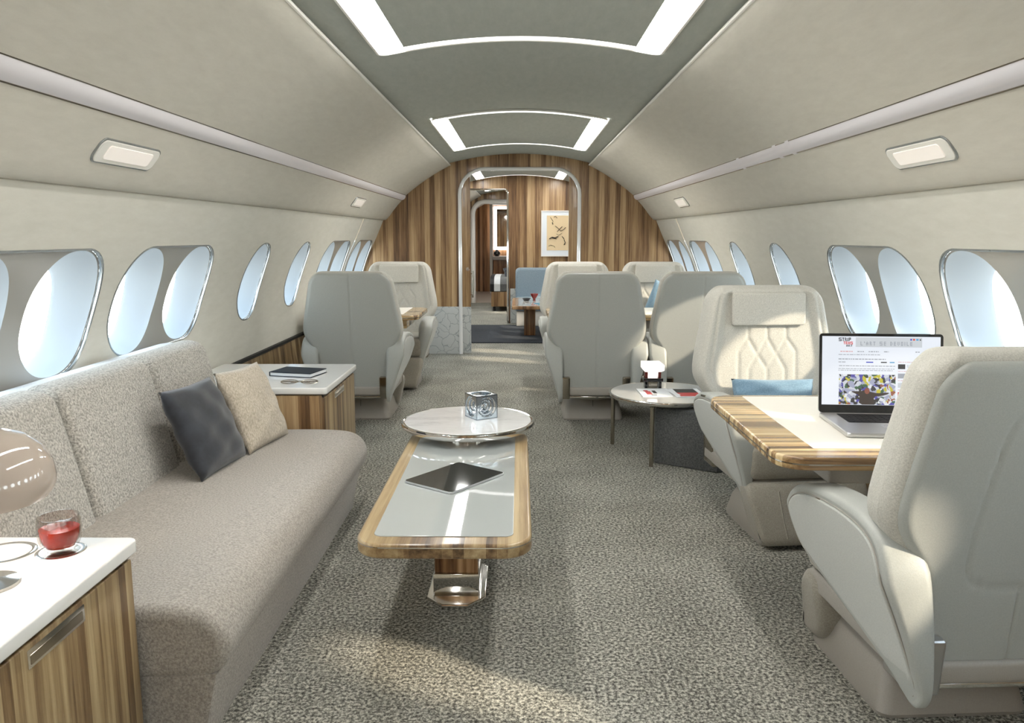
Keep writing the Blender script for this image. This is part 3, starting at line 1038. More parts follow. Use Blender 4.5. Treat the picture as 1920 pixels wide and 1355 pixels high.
def make_seat(kind, near=False):
    R = empty('club_seat', (0, 0, 0))
    O = lambda n, vf, m_, p=R, **k: obj(n, vf, m_, p, world=False, **k)
    O('backrest', seat_solid(0.0, ZT, ZB + 0.02, 0.065, 0.070, 0.050, 0.032, 0.085, groF=quilt, nu=110, nz=130, bolster=0.022), 'seat_cloth', sharp=60)
    if near:
        gb = [((-.135, .50), (-.13, .60)), ((-.13, .60), (-.092, .82)), ((-.092, .82), (-.075, .862)), ((-.075, .862), (-.04, .885)), ((-.04, .885), (.04, .885)),
              ((.04, .885), (.075, .862)), ((.075, .862), (.092, .82)), ((.092, .82), (.13, .60)), ((.13, .60), (.135, .50)),
              ((-.135, .50), (-.118, .468)), ((-.118, .468), (-.08, .455)), ((-.08, .455), (.08, .455)), ((.08, .455), (.118, .468)), ((.118, .468), (.135, .50)),
              ((0, .24), (0, .44))]
    else:
        gb = [((0, 0.1), (0, 1.1))]
    ib = 0.020 if near else 0.010
    O('back_shell', seat_solid(ib, ZT - ib, ZB, 0.030, 0.03, 0.030, 0.030, 0.078, groB=gb, nu=100, nz=80, gd=0.008 if near else 0.005, gw=0.004), 'leather', sharp=60)
    hr = slab(rr(-0.172, 0.172, 0.845, 0.992, 0.012, 4), 0.143, 0.160, 0.007, 3)
    O('headrest', xf(hr, lambda a, b_, c: (a, c + tilt(b_) - 0.004, b_)), 'seat_cloth')
    st_ = box(-0.250, 0.250, 0.10, 0.605, 0.262, 0.415, 0.035)
    sc_ = O('seat_cushion', st_, 'cushion_cloth')
    O('seat_pan', box(-0.245, 0.245, 0.02, 0.585, 0.205, 0.262, 0.012), 'leather_dark')
    # leg rest hanging at the front
    lp = chaikin([(0.50, 0.255), (0.60, 0.262), (0.625, 0.22), (0.66, 0.12), (0.700, 0.035), (0.68, 0.012), (0.60, 0.012), (0.53, 0.05), (0.50, 0.15)], 2)
    lg = YZ(slab(list(reversed(lp)), -0.255, 0.255, 0.03, 3))
    lg = xf(lg, lambda x, y, z: (x * (0.80 + 0.20 * min(1, max(0, z) / 0.2)), y, z))
    LR = O('leg_rest', lg, 'cushion_cloth')
    O('quilting_welt', join(*[tube([(x, 0.6225 + 0.0, 0.225), (x * .93, 0.657, 0.125), (x * 0.86, 0.692, 0.05)], 0.0035, 6) for x in (-0.13, -0.045, 0.045, 0.13)]), 'cushion_cloth', LR)
    for sd in (-1, 1):
        prof = chaikin(arm_profile(kind), 1)
        prof = chaikin(prof, 1) if kind == 'A' else prof
        A = O('armrest', xf(YZ(slab(prof, 0.0, 0.088, 0.016, 3)), arm_warp(sd)), 'leather', sharp=50)
        ins = inset(prof, 0.030)
        O('side_panel', xf(YZ(slab(ins, -0.004, 0.02, 0.004, 2)), arm_warp(sd)), 'arm_panel', A, sharp=50)
        seam = inset(prof, 0.026)
        w_ = arm_warp(sd)
        O('piping', tube([w_(0.0, y, z) for y, z in seam], 0.0022, 5, closed=True), 'leather_dark', A)
        bt = [(0.40, .548), (0.34, .562)] if kind == 'A' else [(0.22, .545), (0.28, .552)]
        O('recline_button', tube([w_(0.003, y, z) for y, z in bt], 0.0055, 6), 'bronze', A)
        a, b_ = sorted((sd * 0.172, sd * 0.244))
        O('hinge_bracket', xf(box(a, b_, -0.034, 0.10, 0.185, 0.335, 0.010), lambda x, y, z: (x, y + tilt(z) + 0.0, z)), 'bronze' if not near else 'alu')
    O('trim_bar', box(-0.20, 0.20, -0.003 + tilt(.19), 0.02 + tilt(.19), 0.186, 0.200, 0.003), 'chrome')
    O('swivel_disc', lathe([(0, 0.15), (0.115, 0.15), (0.12, 0.155), (0.12, 0.178), (0.13, 0.182), (0.13, 0.206), (0, 0.206)], 0, 0.27, 32), 'leather_dark')
    # flared plinth
    V, Fc = [], []
    lv = [(0.0, 0.200, 0.205, 0.64), (0.012, 0.203, 0.20, 0.645), (0.10, 0.185, 0.225, 0.60), (0.15, 0.165, 0.25, 0.55), (0.165, 0.15, 0.265, 0.535)]
    for z, h, ya, yb in lv:
        V += [(a, b_, z) for a, b_ in rr(-h, h, ya, yb, 0.035, 4)]
    n = len(V) // len(lv)
    for k in range(len(lv) - 1):
        for i in range(n):
            j = (i + 1) % n
            Fc.append((k * n + i, k * n + j, (k + 1) * n + j, (k + 1) * n + i))
    Fc += [tuple(range(n - 1, -1, -1)), tuple(range((len(lv) - 1) * n, len(lv) * n))]
    BS = O('base', (V, Fc), 'leather_dark')
    O('base_seam', tube([(0.0, 0.2015, 0.004), (0.0, 0.2265, 0.10), (0.0, 0.2515, 0.15)], 0.002, 5), 'gap', BS)
    return R

seatA = make_seat('A')
seatN = make_seat('A', near=True)
seatB = make_seat('B')
def place(src, x, y, rz, label, first=False):
    o = src if first else copy_tree(src)
    o.location = (x, y, 0); o.rotation_euler = (0, 0, rz)
    tag(o, label, 'seat', 'cream club seats of the cabin')
    return o
YB, YF = 5.15, 7.10
place(seatA, -1.09, YB, 0, 'grey leather club seat beside the left wall, seen from behind past the white-topped cabinet', True)
place(seatA, 0.505, YB, 0, 'grey leather club seat beside the aisle, seen from behind, right of the coffee table')
place(seatA, 1.18, YB, 0, 'grey leather club seat seen from behind by the right wall, behind the small round table')
place(seatB, -1.05, YF, math.pi, 'cream quilted club seat facing us at the far end of the left wall', True)
place(seatB, 0.505, YF, math.pi, 'cream quilted club seat facing us, farthest along the aisle right of the doorway')
place(seatB, 1.178, YF, math.pi, 'cream quilted club seat facing us at the far right, holding an upright blue cushion')
place(seatB, 1.125, 3.76, math.pi + 0.09, 'large cream quilted club seat facing us behind the laptop table')
place(seatN, 1.158, 1.74, 0.06, 'nearest club seat, cut by the right edge, its grey leather back towards us', True)
seatN.scale = (1, 1, 0.985)

# ---------------------------------------------------------------- wooden tables between the seats
def club_table(x0, x1, y0, y1, z, label, side, leg=True):
    T = thing('table', label, 'table', ((x0 + x1) / 2, (y0 + y1) / 2, 0), 0, 'wooden tables between facing club seats')
    r = 0.085
    x2 = x1
    if side > 0: out = [(a, b_) for a, b_ in rr(x0, x1 + 0.1, y0, y1, r, 8)]; out = [(min(a, x1), b_) for a, b_ in out]
    else: out = [(max(a, x0), b_) for a, b_ in rr(x0 - 0.1, x1, y0, y1, r, 8)]
    q = []
    for p in out:
        if not q or math.dist(p, q[-1]) > 1e-4: q.append(p)
    out = q
    top = obj('table_top', slab(out, z - 0.036, z, 0.006, 3), 'wood_table', T)
    obj('edge_line', slab(inset(out, -0.0008), z - 0.021, z - 0.017), 'bronze', top)
    if side > 0: a, b_ = x0 + 0.125, x1 - 0.01
    else: a, b_ = x0 + 0.01, x1 - 0.125
    obj('inlay', box(a, b_, y0 + 0.10, y1 - 0.03, z - 0.002, z + 0.0012, 0.0005, 0.004), 'inlay', top)
    obj('apron', box(x0 + 0.18 if side > 0 else x0, x1 if side > 0 else x1 - 0.10, y0 + 0.12, y1 - 0.12, z - 0.11, z - 0.036, 0.008), 'wood_table' if side < 0 else 'leather_dark', T)
    wx = x1 - 0.03 if side > 0 else x0 + 0.03
    obj('wall_support', box(min(wx, wx - side * 0.10), max(wx, wx - side * 0.10), y0 + 0.25, y1 - 0.25, 0.0, z - 0.11, 0.01), 'leather_dark', T)
    return T
club_table(0.70, 1.60, 2.085, 2.945, 0.66, 'oak-edged table with cream inlay carrying the open laptop', 1)
club_table(-1.60, -0.755, 5.92, 6.62, 0.66, 'wooden table between the two facing seats by the left wall', -1)
club_table(0.215, 1.60, 5.92, 6.62, 0.66, 'wooden table between the four far seats on the right', 1)

# ---------------------------------------------------------------- laptop
LT = thing('laptop', 'open silver laptop showing a web page on the oak-edged table', 'laptop', (1.17, 2.46, 0.6612), 0)
lx0, lx1, ly0, ly1, lz = 0.985, 1.38, 2.30, 2.585, 0.6616
sk = math.radians(-4.0)
def LP(vf): return rotz(vf, sk, 0.985, 2.585)
base = obj('base', LP(box(lx0, lx1, ly0, ly1, lz, lz + 0.014, 0.004, 0.014)), 'alu', LT)
kb = obj('keyboard', LP(box(lx0 + 0.05, lx1 - 0.05, ly1 - 0.145, ly1 - 0.022, lz + 0.0135, lz + 0.0146, 0.0003, 0.004)), 'black_matte', base)
keys = []
for r_ in range(6):
    for c_ in range(14):
        kx = lx0 + 0.054 + c_ * (lx1 - lx0 - 0.108) / 14
        ky = ly1 - 0.140 + r_ * 0.0192
        if r_ == 0 and 3 < c_ < 9:
            if c_ == 4: keys.append(box(kx, kx + 5 * (lx1 - lx0 - 0.108) / 14 - 0.003, ky, ky + 0.016, lz + 0.0146, lz + 0.0158, 0.0004))
            continue
        keys.append(box(kx, kx + (lx1 - lx0 - 0.108) / 14 - 0.003, ky, ky + 0.016, lz + 0.0146, lz + 0.0158, 0.0004, seg=1))
M['key'] = plain('key_cap', (0.008, 0.008, 0.009), 0.6, spec=0.2)
kk = obj('key', LP(join(*keys)), 'key', base)
kk['kind'] = 'stuff'
obj('trackpad', LP(box(1.12, 1.255, ly0 + 0.012, ly0 + 0.115, lz + 0.0138, lz + 0.0143, 0.0002, 0.004)), plain('trackpad', (0.50, 0.50, 0.50), 0.25, metal=0.7), base)
# screen: built flat then stood up, leaning back
def SC(vf):
    lean = math.radians(9)
    def fn(a, b_, c):   # a across, b up, c towards viewer
        return (lx0 + a, ly1 + 0.002 + b_ * math.sin(lean) - c * math.cos(lean), lz + 0.012 + b_ * math.cos(lean) + c * math.sin(lean))
    return LP(xf(vf, fn))
SW, SH = lx1 - lx0, 0.262
lid = obj('lid', SC(slab(rr(0, SW, 0, SH, 0.012, 5), -0.005, 0.0, 0.001, 2)), 'alu', LT)
obj('bezel', SC(slab(rr(0.001, SW - 0.001, 0.001, SH - 0.001, 0.011, 5), 0.0, 0.0012)), 'black', lid)
px0, px1, py0, py1 = 0.010, SW - 0.010, 0.027, SH - 0.010
scr = obj('screen', SC(slab(rr(px0, px1, py0, py1, 0.0), 0.0012, 0.0016)), 'screen', lid)
pw_, ph_ = px1 - px0, py1 - py0
def em(name, c, s=0.6): return plain(name, (0.02, 0.02, 0.02), 0.4, emit=c, estr=s)
M['s_grey'] = em('page_grey', (0.72, 0.76, 0.80))
M['s_mid'] = em('page_text', (0.42, 0.45, 0.50))
M['s_red'] = em('page_red', (0.80, 0.06, 0.05))
M['s_pink'] = em('page_pink', (0.85, 0.45, 0.45))
M['s_dark'] = em('page_dark', (0.015, 0.015, 0.02))
M['s_blue'] = em('page_blue', (0.05, 0.08, 0.62))
M['s_cyan'] = em('page_cyan', (0.10, 0.42, 0.75))
def rect(u0, u1, v0, v1, d=0.0018):    # page coordinates: u right, v down in 0..1
    return SC(slab([(px0 + u0 * pw_, py1 - v1 * ph_), (px0 + u1 * pw_, py1 - v1 * ph_), (px0 + u1 * pw_, py1 - v0 * ph_), (px0 + u0 * pw_, py1 - v0 * ph_)], 0.0014, d))
def dashes(rows, mat, name, d=0.0019):
    parts = []
    for u0, u1, v, h in rows:
        u = u0
        while u < u1 - 0.004:
            w_ = random.uniform(0.010, 0.034)
            parts.append(rect(u, min(u + w_, u1), v, v + h, d)); u += w_ + 0.006
    obj(name, join(*parts), mat, scr)
obj('banner', rect(0.285, 0.845, 0.015, 0.155, 0.0017), 's_grey', scr)
FONT5 = {'S': ['1111', '1000', '1111', '0001', '1111'], 'T': ['111', '010', '010', '010', '010'], 'R': ['110', '101', '110', '101', '101'],
         'I': ['1', '1', '1', '1', '1'], 'P': ['111', '101', '111', '100', '100'], 'A': ['010', '101', '111', '101', '101'], 'L': ['100', '100', '100', '100', '111'],
         'E': ['111', '100', '111', '100', '111'], 'D': ['110', '101', '101', '101', '110'], 'V': ['101', '101', '101', '101', '010'],
         'O': ['111', '101', '101', '101', '111'], "'": ['1', '1', '0', '0', '0'], ' ': ['00', '00', '00', '00', '00'], '1': ['010', '110', '010', '010', '111'],
         '-': ['000', '000', '111', '000', '000']}
def word(s, u, v, cw, chh, gap=1.0, d=0.0021):
    parts = []
    for ch in s:
        if ch == '^': continue
        g = FONT5[ch]
        for r_, row in enumerate(g):
            for c_, b_ in enumerate(row):
                if b_ == '1':
                    parts.append(rect(u + c_ * cw, u + (c_ + 1.02) * cw, v + r_ * chh, v + (r_ + 1.02) * chh, d))
        u += (len(g[0]) + gap) * cw
    return parts
obj('site_logo', join(*word('STRIP', 0.140, 0.020, 0.0060, 0.0105, 0.8)), 's_dark', scr)
obj('site_logo', join(*word('TEASE'[:4], 0.180, 0.076, 0.0053, 0.0085, 0.7)), 's_red', scr)
obj('site_logo', join(*word('ART', 0.205, 0.122, 0.0045, 0.0060, 1.2)), 's_dark', scr)
obj('banner_text', join(*word("L'ART SE DEVOILE", 0.325, 0.075, 0.0060, 0.0115, 2.0)), 's_mid', scr)
dashes([(0.155, 0.26, 0.215, 0.014)], 's_pink', 'menu_text')
dashes([(0.30, 0.355, 0.215, 0.014), (0.395, 0.48, 0.215, 0.014), (0.525, 0.565, 0.215, 0.014), (0.79, 0.825, 0.215, 0.014),
        (0.14, 0.50, 0.262, 0.010), (0.14, 0.54, 0.325, 0.014), (0.14, 0.20, 0.370, 0.011), (0.145, 0.62, 0.425, 0.011), (0.14, 0.62, 0.468, 0.009), (0.14, 0.60, 0.492, 0.009)], 's_mid', 'body_text')
obj('share_buttons', join(rect(0.375, 0.435, 0.368, 0.384), rect(0.745, 0.760, 0.03, 0.055)), 's_blue', scr)
obj('share_buttons', join(rect(0.50, 0.55, 0.368, 0.384), rect(0.825, 0.835, 0.035, 0.055)), 's_dark', scr)
obj('share_buttons', join(rect(0.575, 0.615, 0.368, 0.384), rect(0.795, 0.815, 0.03, 0.055)), 's_cyan', scr)
obj('share_buttons', rect(0.768, 0.785, 0.03, 0.055), 's_red', scr)
side_rows = []
for i in range(5):
    v0 = 0.40 + i * 0.135
    obj('thumbnail', rect(0.645, 0.705, v0, min(v0 + 0.07, 0.995), 0.0022), ['s_dark', 's_mid', 's_grey', 's_red', 's_dark'][i], scr)
    if i < 5: side_rows += [(0.72, 0.84, v0 + 0.012, 0.008), (0.72, 0.84, v0 + 0.034, 0.008)]
dashes(side_rows, 's_mid', 'side_text')
dashes([(0.645, 0.80, 0.365 + 0.135 * i, 0.008) for i in range(5)], 's_pink', 'side_headings')
# colourful street mural picture on the page: generic blotches
m, t, b = new_mat('mural_picture')
v = coords(t, (1, 1, 1))
vo = t.nodes.new('ShaderNodeTexVoronoi'); vo.inputs['Scale'].default_value = 95
vo.inputs['Randomness'].default_value = 1.0
nn = t.nodes.new('ShaderNodeTexNoise'); nn.inputs['Scale'].default_value = 45
t.links.new(v, nn.inputs['Vector'])
mixv = t.nodes.new('ShaderNodeMix'); mixv.data_type = 'VECTOR'; mixv.inputs[0].default_value = 0.03
t.links.new(v, mixv.inputs[4]); t.links.new(nn.outputs['Color'], mixv.inputs[5])
t.links.new(mixv.outputs[1], vo.inputs['Vector'])
sp = t.nodes.new('ShaderNodeSeparateColor'); t.links.new(vo.outputs['Color'], sp.inputs[0])
cr = t.nodes.new('ShaderNodeValToRGB'); cr.color_ramp.interpolation = 'CONSTANT'
el = cr.color_ramp.elements
el[0].position, el[0].color = 0.0, (0.72, 0.76, 0.85, 1)
el[1].position, el[1].color = 0.30, (0.01, 0.01, 0.015, 1)
for p, c in ((0.48, (0.42, 0.45, 0.62, 1)), (0.62, (0.9, 0.93, 0.97, 1)), (0.74, (0.65, 0.58, 0.02, 1)), (0.80, (0.07, 0.06, 0.42, 1)), (0.88, (0.36, 0.10, 0.04, 1)), (0.93, (0.03, 0.12, 0.05, 1))):
    q = el.new(p); q.color = c
t.links.new(sp.outputs[0], cr.inputs[0])
b.inputs['Base Color'].default_value = (0.02, 0.02, 0.02, 1)
t.links.new(cr.outputs[0], b.inputs['Emission Color']); b.inputs['Emission Strength'].default_value = 0.6
M['mural'] = m
obj('page_picture', rect(0.145, 0.625, 0.555, 0.995, 0.0020), 'mural', scr)
fig = chaikin([(0.24, 0.80), (0.33, 0.80), (0.36, 0.78), (0.40, 0.80), (0.48, 0.83), (0.56, 0.81), (0.575, 0.83), (0.50, 0.87), (0.44, 0.87), (0.45, 0.995), (0.31, 0.995), (0.33, 0.87), (0.28, 0.83)], 1)
obj('page_figure', SC(slab([(px0 + u * pw_, py1 - v_ * ph_) for u, v_ in fig], 0.0014, 0.0024)), em('page_figure', (0.03, 0.012, 0.006)), scr)
obj('page_figure', SC(slab([(px0 + (0.385 + 0.022 * math.cos(a)) * pw_, py1 - (0.795 + 0.045 * math.sin(a)) * ph_) for a in [k * math.pi / 6 for k in range(12)]], 0.0014, 0.0026)), em('page_face', (0.30, 0.08, 0.04)), scr)

# ---------------------------------------------------------------- coffee table
CT = thing('coffee_table', 'long low wood-framed coffee table with glossy pale top beside the sofa', 'coffee table', (-0.21, 2.68, 0))
o_ = rr(-0.455, 0.036, 2.065, 3.34, 0.085, 8)
top = obj('table_top', slab(o_, 0.378, 0.420, 0.008, 3), 'wood_coffee', CT)
obj('metal_line', slab(inset(o_, -0.001), 0.4095, 0.4125), 'chrome', top)
obj('inlay', slab(rr(-0.408, -0.016, 2.125, 3.28, 0.025, 6), 0.415, 0.4225, 0.001, 2), 'lacquer_grey', top)
obj('post', box(-0.292, -0.142, 2.62, 2.86, 0.095, 0.378, 0.004), 'wood_post', CT)
obj('post_sleeve', box(-0.297, -0.137, 2.615, 2.865, 0.012, 0.095, 0.004), 'chrome', CT)
ft = [(-0.262, 2.545), (-0.172, 2.545), (-0.115, 2.61), (-0.115, 2.87), (-0.172, 2.935), (-0.262, 2.935), (-0.319, 2.87), (-0.319, 2.61)]
obj('foot_plate', slab(ft, 0.0, 0.014, 0.004, 2), 'chrome', CT)

# round table standing over its far end
def round_top(cx, cy, z, r, th, marble_m, rim_m, T):
    obj('marble_top', lathe([(0, z - 0.012), (r - 0.016, z - 0.012), (r - 0.014, z - 0.002), (r - 0.016, z), (0, z)], cx, cy, 64), marble_m, T)
    obj('rim', lathe([(0.0, z - th), (r - 0.05, z - th), (r - 0.012, z - th * 0.8), (r - 0.001, z - th * 0.45), (r, z - 0.010), (r - 0.002, z - 0.002), (r - 0.008, z + 0.0006), (r - 0.0135, z - 0.001), (r - 0.0135, z - 0.012), (0, z - 0.012)], cx, cy, 64), rim_m, T)
RT = thing('round_table', 'round white marble table with metal rim at the far end of the coffee table', 'side table', (-0.217, 3.31, 0.4225))
round_top(-0.217, 3.31, 0.480, 0.281, 0.036, 'marble', 'chrome', RT)
obj('pedestal', lathe([(0, 0.4227), (0.10, 0.4227), (0.10, 0.446), (0, 0.446)], -0.217, 3.215, 40), 'bronze', RT)

# openwork cube
CU = thing('ornament_cube', 'small silver openwork cube with nested rings on the round marble table', 'ornament', (-0.163, 3.355, 0.4805), math.radians(32))
s = 0.051
def face_ring(r0, r1, th, N=48):
    V, Fc = [], []
    for d in (0, -th):
        for k in range(N):
            a = 2 * math.pi * k / N
            c, s_ = math.cos(a), math.sin(a)
            V.append((r0 * c, r0 * s_, d))
        for k in range(N):
            a = 2 * math.pi * k / N
            c, s_ = math.cos(a), math.sin(a)
            if r1 is None:
                q = s / max(abs(c), abs(s_)); V.append((q * c, q * s_, d))
            else: V.append((r1 * c, r1 * s_, d))
    for k in range(N):
        j = (k + 1) % N
        Fc += [(k, j, N + j, N + k), (2 * N + k, 3 * N + k, 3 * N + j, 2 * N + j), (k, 2 * N + k, 2 * N + j, j), (N + k, N + j, 3 * N + j, 3 * N + k)]
    return V, Fc
def on_faces(vf, depth=0.0):
    o = []
    for fn in (lambda a, b_, c: (a, -s - c - depth * -1, b_), lambda a, b_, c: (a, s + c - depth, b_), lambda a, b_, c: (s + c - depth, a, b_),
               lambda a, b_, c: (-s - c + depth, a, b_), lambda a, b_, c: (a, b_, s + c - depth), lambda a, b_, c: (a, b_, -s - c + depth)):
        o.append(xf(vf, fn))
    return join(*o)
cz_ = s
def up(vf): return move(vf, 0, 0, cz_)
obj('cube_frame', up(on_faces(face_ring(0.044, None, 0.004))), 'grey_metal', CU, world=False)
obj('inner_rings', up(join(on_faces(face_ring(0.030, 0.036, 0.003), 0.010), on_faces(face_ring(0.017, 0.022, 0.003), 0.020))), 'grey_metal', CU, world=False)
obj('spokes', up(join(*[tube([(a * s, b_ * s, c * s), (0, 0, 0)], 0.0028, 6) for a in (-.93, .93) for b_ in (-.93, .93) for c in (-.93, .93)])), 'grey_metal', CU, world=False)
obj('core', up(lathe([(0, -.014), (.007, -.012), (.012, -.007), (.014, 0), (.012, .007), (.007, .012), (0, .014)], 0, 0, 20)), 'chrome', CU, world=False)

# tablet
TB = thing('tablet', 'black tablet lying askew on the coffee table', 'tablet', (-0.2205, 2.658, 0.4228), math.radians(53))
obj('case', slab(rr(-0.141, 0.141, -0.108, 0.108, 0.012, 5), 0.0, 0.0075, 0.002, 2), 'alu', TB, world=False)
obj('screen', slab(rr(-0.139, 0.139, -0.106, 0.106, 0.011, 5), 0.0072, 0.0082), 'black', TB, world=False)

# ---------------------------------------------------------------- sofa
SF = thing('sofa', 'long beige sofa along the left wall under the windows', 'sofa', (-1.1, 2.68, 0))
sp_ = chaikin([(-1.45, 0.16), (-1.45, 0.365), (-1.2, 0.368), (-0.86, 0.372), (-0.742, 0.355), (-0.695, 0.285), (-0.710, 0.215), (-0.75, 0.185), (-0.85, 0.18)], 3)
seat = obj('seat_cushion', xf(slab(list(reversed(sp_)), 1.79, 3.60, 0.03, 4), lambda a, b_, c: (a, c, b_)), 'sofa_seat', SF, sharp=60)
bp = [(-1.45, 0.0), (-0.775, 0.0), (-0.765, 0.06), (-0.735, 0.195), (-1.45, 0.195)]
obj('base', xf(slab(bp, 1.80, 3.585, 0.01, 2), lambda a, b_, c: (a, c, b_)), 'sofa_seat', SF)
def back_cushion(y0, y1, nm='back_cushion'):
    H, L = 0.435, y1 - y0
    nu, nv = 30, 26
    V, Fc = [], []
    rr_ = 0.032
    def pt(u, v, fr):
        y = u * L; h = v * H
        e1 = min(y, L - y); e2 = min(h + 0.03, H - h)
        # rounded corners at top
        q = max(0.0, min(1.0, min(e1, e2) / rr_))
        d = math.sqrt(1 - (1 - q) ** 2)
        cr_ = 0.045
        if v > 0.5:
            dy = max(0, cr_ - e1); dh = max(0, cr_ - (H - h))
            if dy > 0 and dh > 0:
                k = max(dy, dh) / math.hypot(dy, dh) if math.hypot(dy, dh) > cr_ else 1
                rad = max(dy, dh) / math.hypot(dy, dh)
                dy2, dh2 = dy * rad, dh * rad
                y += (dy - dy2) * (1 if y < L / 2 else -1)
                h -= (dh - dh2)
        fx = -1.318 - 0.105 * (h / H) + 0.015 * math.sin(math.pi * v) * math.sin(math.pi * u)
        mid = fx - 0.07
        return (mid + 0.070 * d if fr else mid - 0.065 * d, y0 + y, 0.352 + h)
    def dist(n_): return [0.5 - 0.5 * math.cos(math.pi * k / n_) for k in range(n_ + 1)]
    US, VS = dist(nu), dist(nv)
    for fr in (1, 0):
        for v in VS:
            for u in US: V.append(pt(u, v, fr))
    W_ = nu + 1; n = W_ * (nv + 1)
    for j in range(nv):
        for i in range(nu):
            a = j * W_ + i
            Fc += [(a, a + 1, a + W_ + 1, a + W_), (n + a, n + a + W_, n + a + W_ + 1, n + a + 1)]
    for i in range(nu):
        Fc += [(i, n + i, n + i + 1, i + 1)]; a = nv * W_ + i; Fc += [(a, a + 1, n + a + 1, n + a)]
    for j in range(nv):
        a = j * W_; Fc += [(a, a + W_, n + a + W_, n + a)]; a = j * W_ + nu; Fc += [(a, n + a, n + a + W_, a + W_)]
    obj(nm, (V, Fc), 'boucle', SF, sharp=60)
back_cushion(1.80, 2.405); back_cushion(2.412, 3.025); back_cushion(3.032, 3.58)
obj('back_frame', xf(slab(list(reversed(chaikin([(-1.61, 0.2), (-1.41, 0.2), (-1.50, 0.70), (-1.52, 0.765), (-1.56, 0.775), (-1.640, 0.765), (-1.640, 0.6)], 1))), 1.80, 3.57, 0.01, 2), lambda a, b_, c: (a, c, b_)), 'sofa_shell', SF)

def pillow(name, label, cat, mat, c, ex, ey, hw_, hh, th, group=None, n=22, pinch=0.10):
    """c centre, ex = across unit vector, ey = up unit vector"""
    ex = Vector(ex).normalized(); ey = Vector(ey); ey = (ey - ex * ey.dot(ex)).normalized()
    nz_ = ex.cross(ey)
    c = Vector(c)
    V, Fc = [], []
    for sgn in (1, -1):
        for j in range(n + 1):
            for i in range(n + 1):
                u, v = 2 * i / n - 1, 2 * j / n - 1
                puff = (max(0, 1 - u ** 2) * max(0, 1 - v ** 2)) ** 0.42
                a = u * (1 - pinch * (1 - v * v) * abs(u) ** 2 * 0.5)
                b_ = v * (1 - pinch * (1 - u * u) * abs(v) ** 2 * 0.5)
                wr = 0.004 * math.sin(u * 7 + v * 4) * puff + 0.003 * math.sin(v * 11 - u * 5)
                V.append(tuple(Vector(c) + ex * a * hw_ + ey * b_ * hh + nz_ * (sgn * th * puff + wr)))
    W_ = n + 1; N = W_ * W_
    for j in range(n):
        for i in range(n):
            a = j * W_ + i
            Fc += [(a, a + 1, a + W_ + 1, a + W_), (N + a, N + a + W_, N + a + W_ + 1, N + a + 1)]
    V2 = [(v[0] - c[0], v[1] - c[1], v[2] - c[2]) for v in V]
    o = obj(name, (V2, Fc), mat, None, sharp=80)
    bm = bmesh.new(); bm.from_mesh(o.data)
    bmesh.ops.remove_doubles(bm, verts=bm.verts, dist=0.0004)
    bmesh.ops.recalc_face_normals(bm, faces=bm.faces)
    bm.to_mesh(o.data); bm.free()
    o.location = c
    return tag(o, label, cat, group)
pillow('throw_pillow', 'dark navy velvet pillow leaning on the sofa back', 'pillow', 'velvet', (-1.20, 2.975, 0.528), (0.10, 1, -0.02), (-0.42, -0.16, 0.9), 0.19, 0.178, 0.060)
pillow('throw_pillow', 'beige linen pillow on the sofa, right behind the dark one', 'pillow', 'linen', (-1.135, 3.335, 0.530), (0.16, 1, -0.02), (-0.42, -0.16, 0.9), 0.185, 0.18, 0.053)
pillow('lumbar_pillow', 'blue cushion lying behind the laptop table on the facing seat', 'pillow', 'blue', (1.14, 3.535, 0.515), (1, 0, 0), (0, 0.25, 1), 0.185, 0.10, 0.05)
pillow('lumbar_pillow', 'upright blue cushion propped on the far right seat by the wall', 'pillow', 'blue', (1.185, 6.86, 0.66), (0.35, 0, 0.95), (0.95, 0.1, -0.35), 0.20, 0.10, 0.05)

# ---------------------------------------------------------------- side cabinets
def cabinet(y0, y1, label, handle_y, cups=False):
    T = thing('side_cabinet', label, 'cabinet', (-1.25, (y0 + y1) / 2, 0))
    xr = -0.912
    obj('cabinet_body', box(-1.585, xr - 0.004, y0 + 0.008, y1 - 0.008, 0.0, 0.515, 0.004, 0.012), 'wood_y' if True else 'wood', T)
    obj('front_panel', box(-1.58, xr - 0.02, y0 + 0.004, y0 + 0.010, 0.02, 0.512), 'wood', T)
    dr = obj('door', box(xr - 0.012, xr + 0.004, y0 + 0.012, y1 - 0.014, 0.02, 0.502, 0.003, 0.004), 'wood_y', T)
    obj('shadow_gap', box(-1.58, xr - 0.001, y0 + 0.012, y1 - 0.012, 0.505, 0.519), 'gap', T)
    h0, h1, hz0, hz1 = handle_y
    obj('handle', join(YZ(slab(rr(h0, h1, hz0, hz1, 0.003), xr + 0.0035, xr + 0.0055)),), 'chrome', dr)
    obj('finger_pull', join(YZ(slab(rr(h0 + 0.008, h1 - 0.008, hz0 + 0.006, hz1 - 0.012, 0.002), xr + 0.0050, xr + 0.0062))), 'bronze', dr)
    o = rr(-1.632, xr + 0.018, y0, y1, 0.02, 6)
    if not cups:
        obj('counter_top', slab(o, 0.519, 0.551, 0.006, 3), 'lacquer', T)
    else:
        # top with two cup recesses: plate with holes
        tp = obj('counter_top', slab(o, 0.519, 0.5495, 0.004, 3), 'lacquer', T)
        bpy.context.view_layer.update()
    return T
cabinet(3.635, 4.34, 'white-topped wood cabinet at the far end of the sofa', (3.85, 4.06, 0.458, 0.490))
CN = cabinet(0.55, 1.785, 'white-topped wood cabinet in the near left corner holding the drink', (1.365, 1.56, 0.455, 0.492), True)
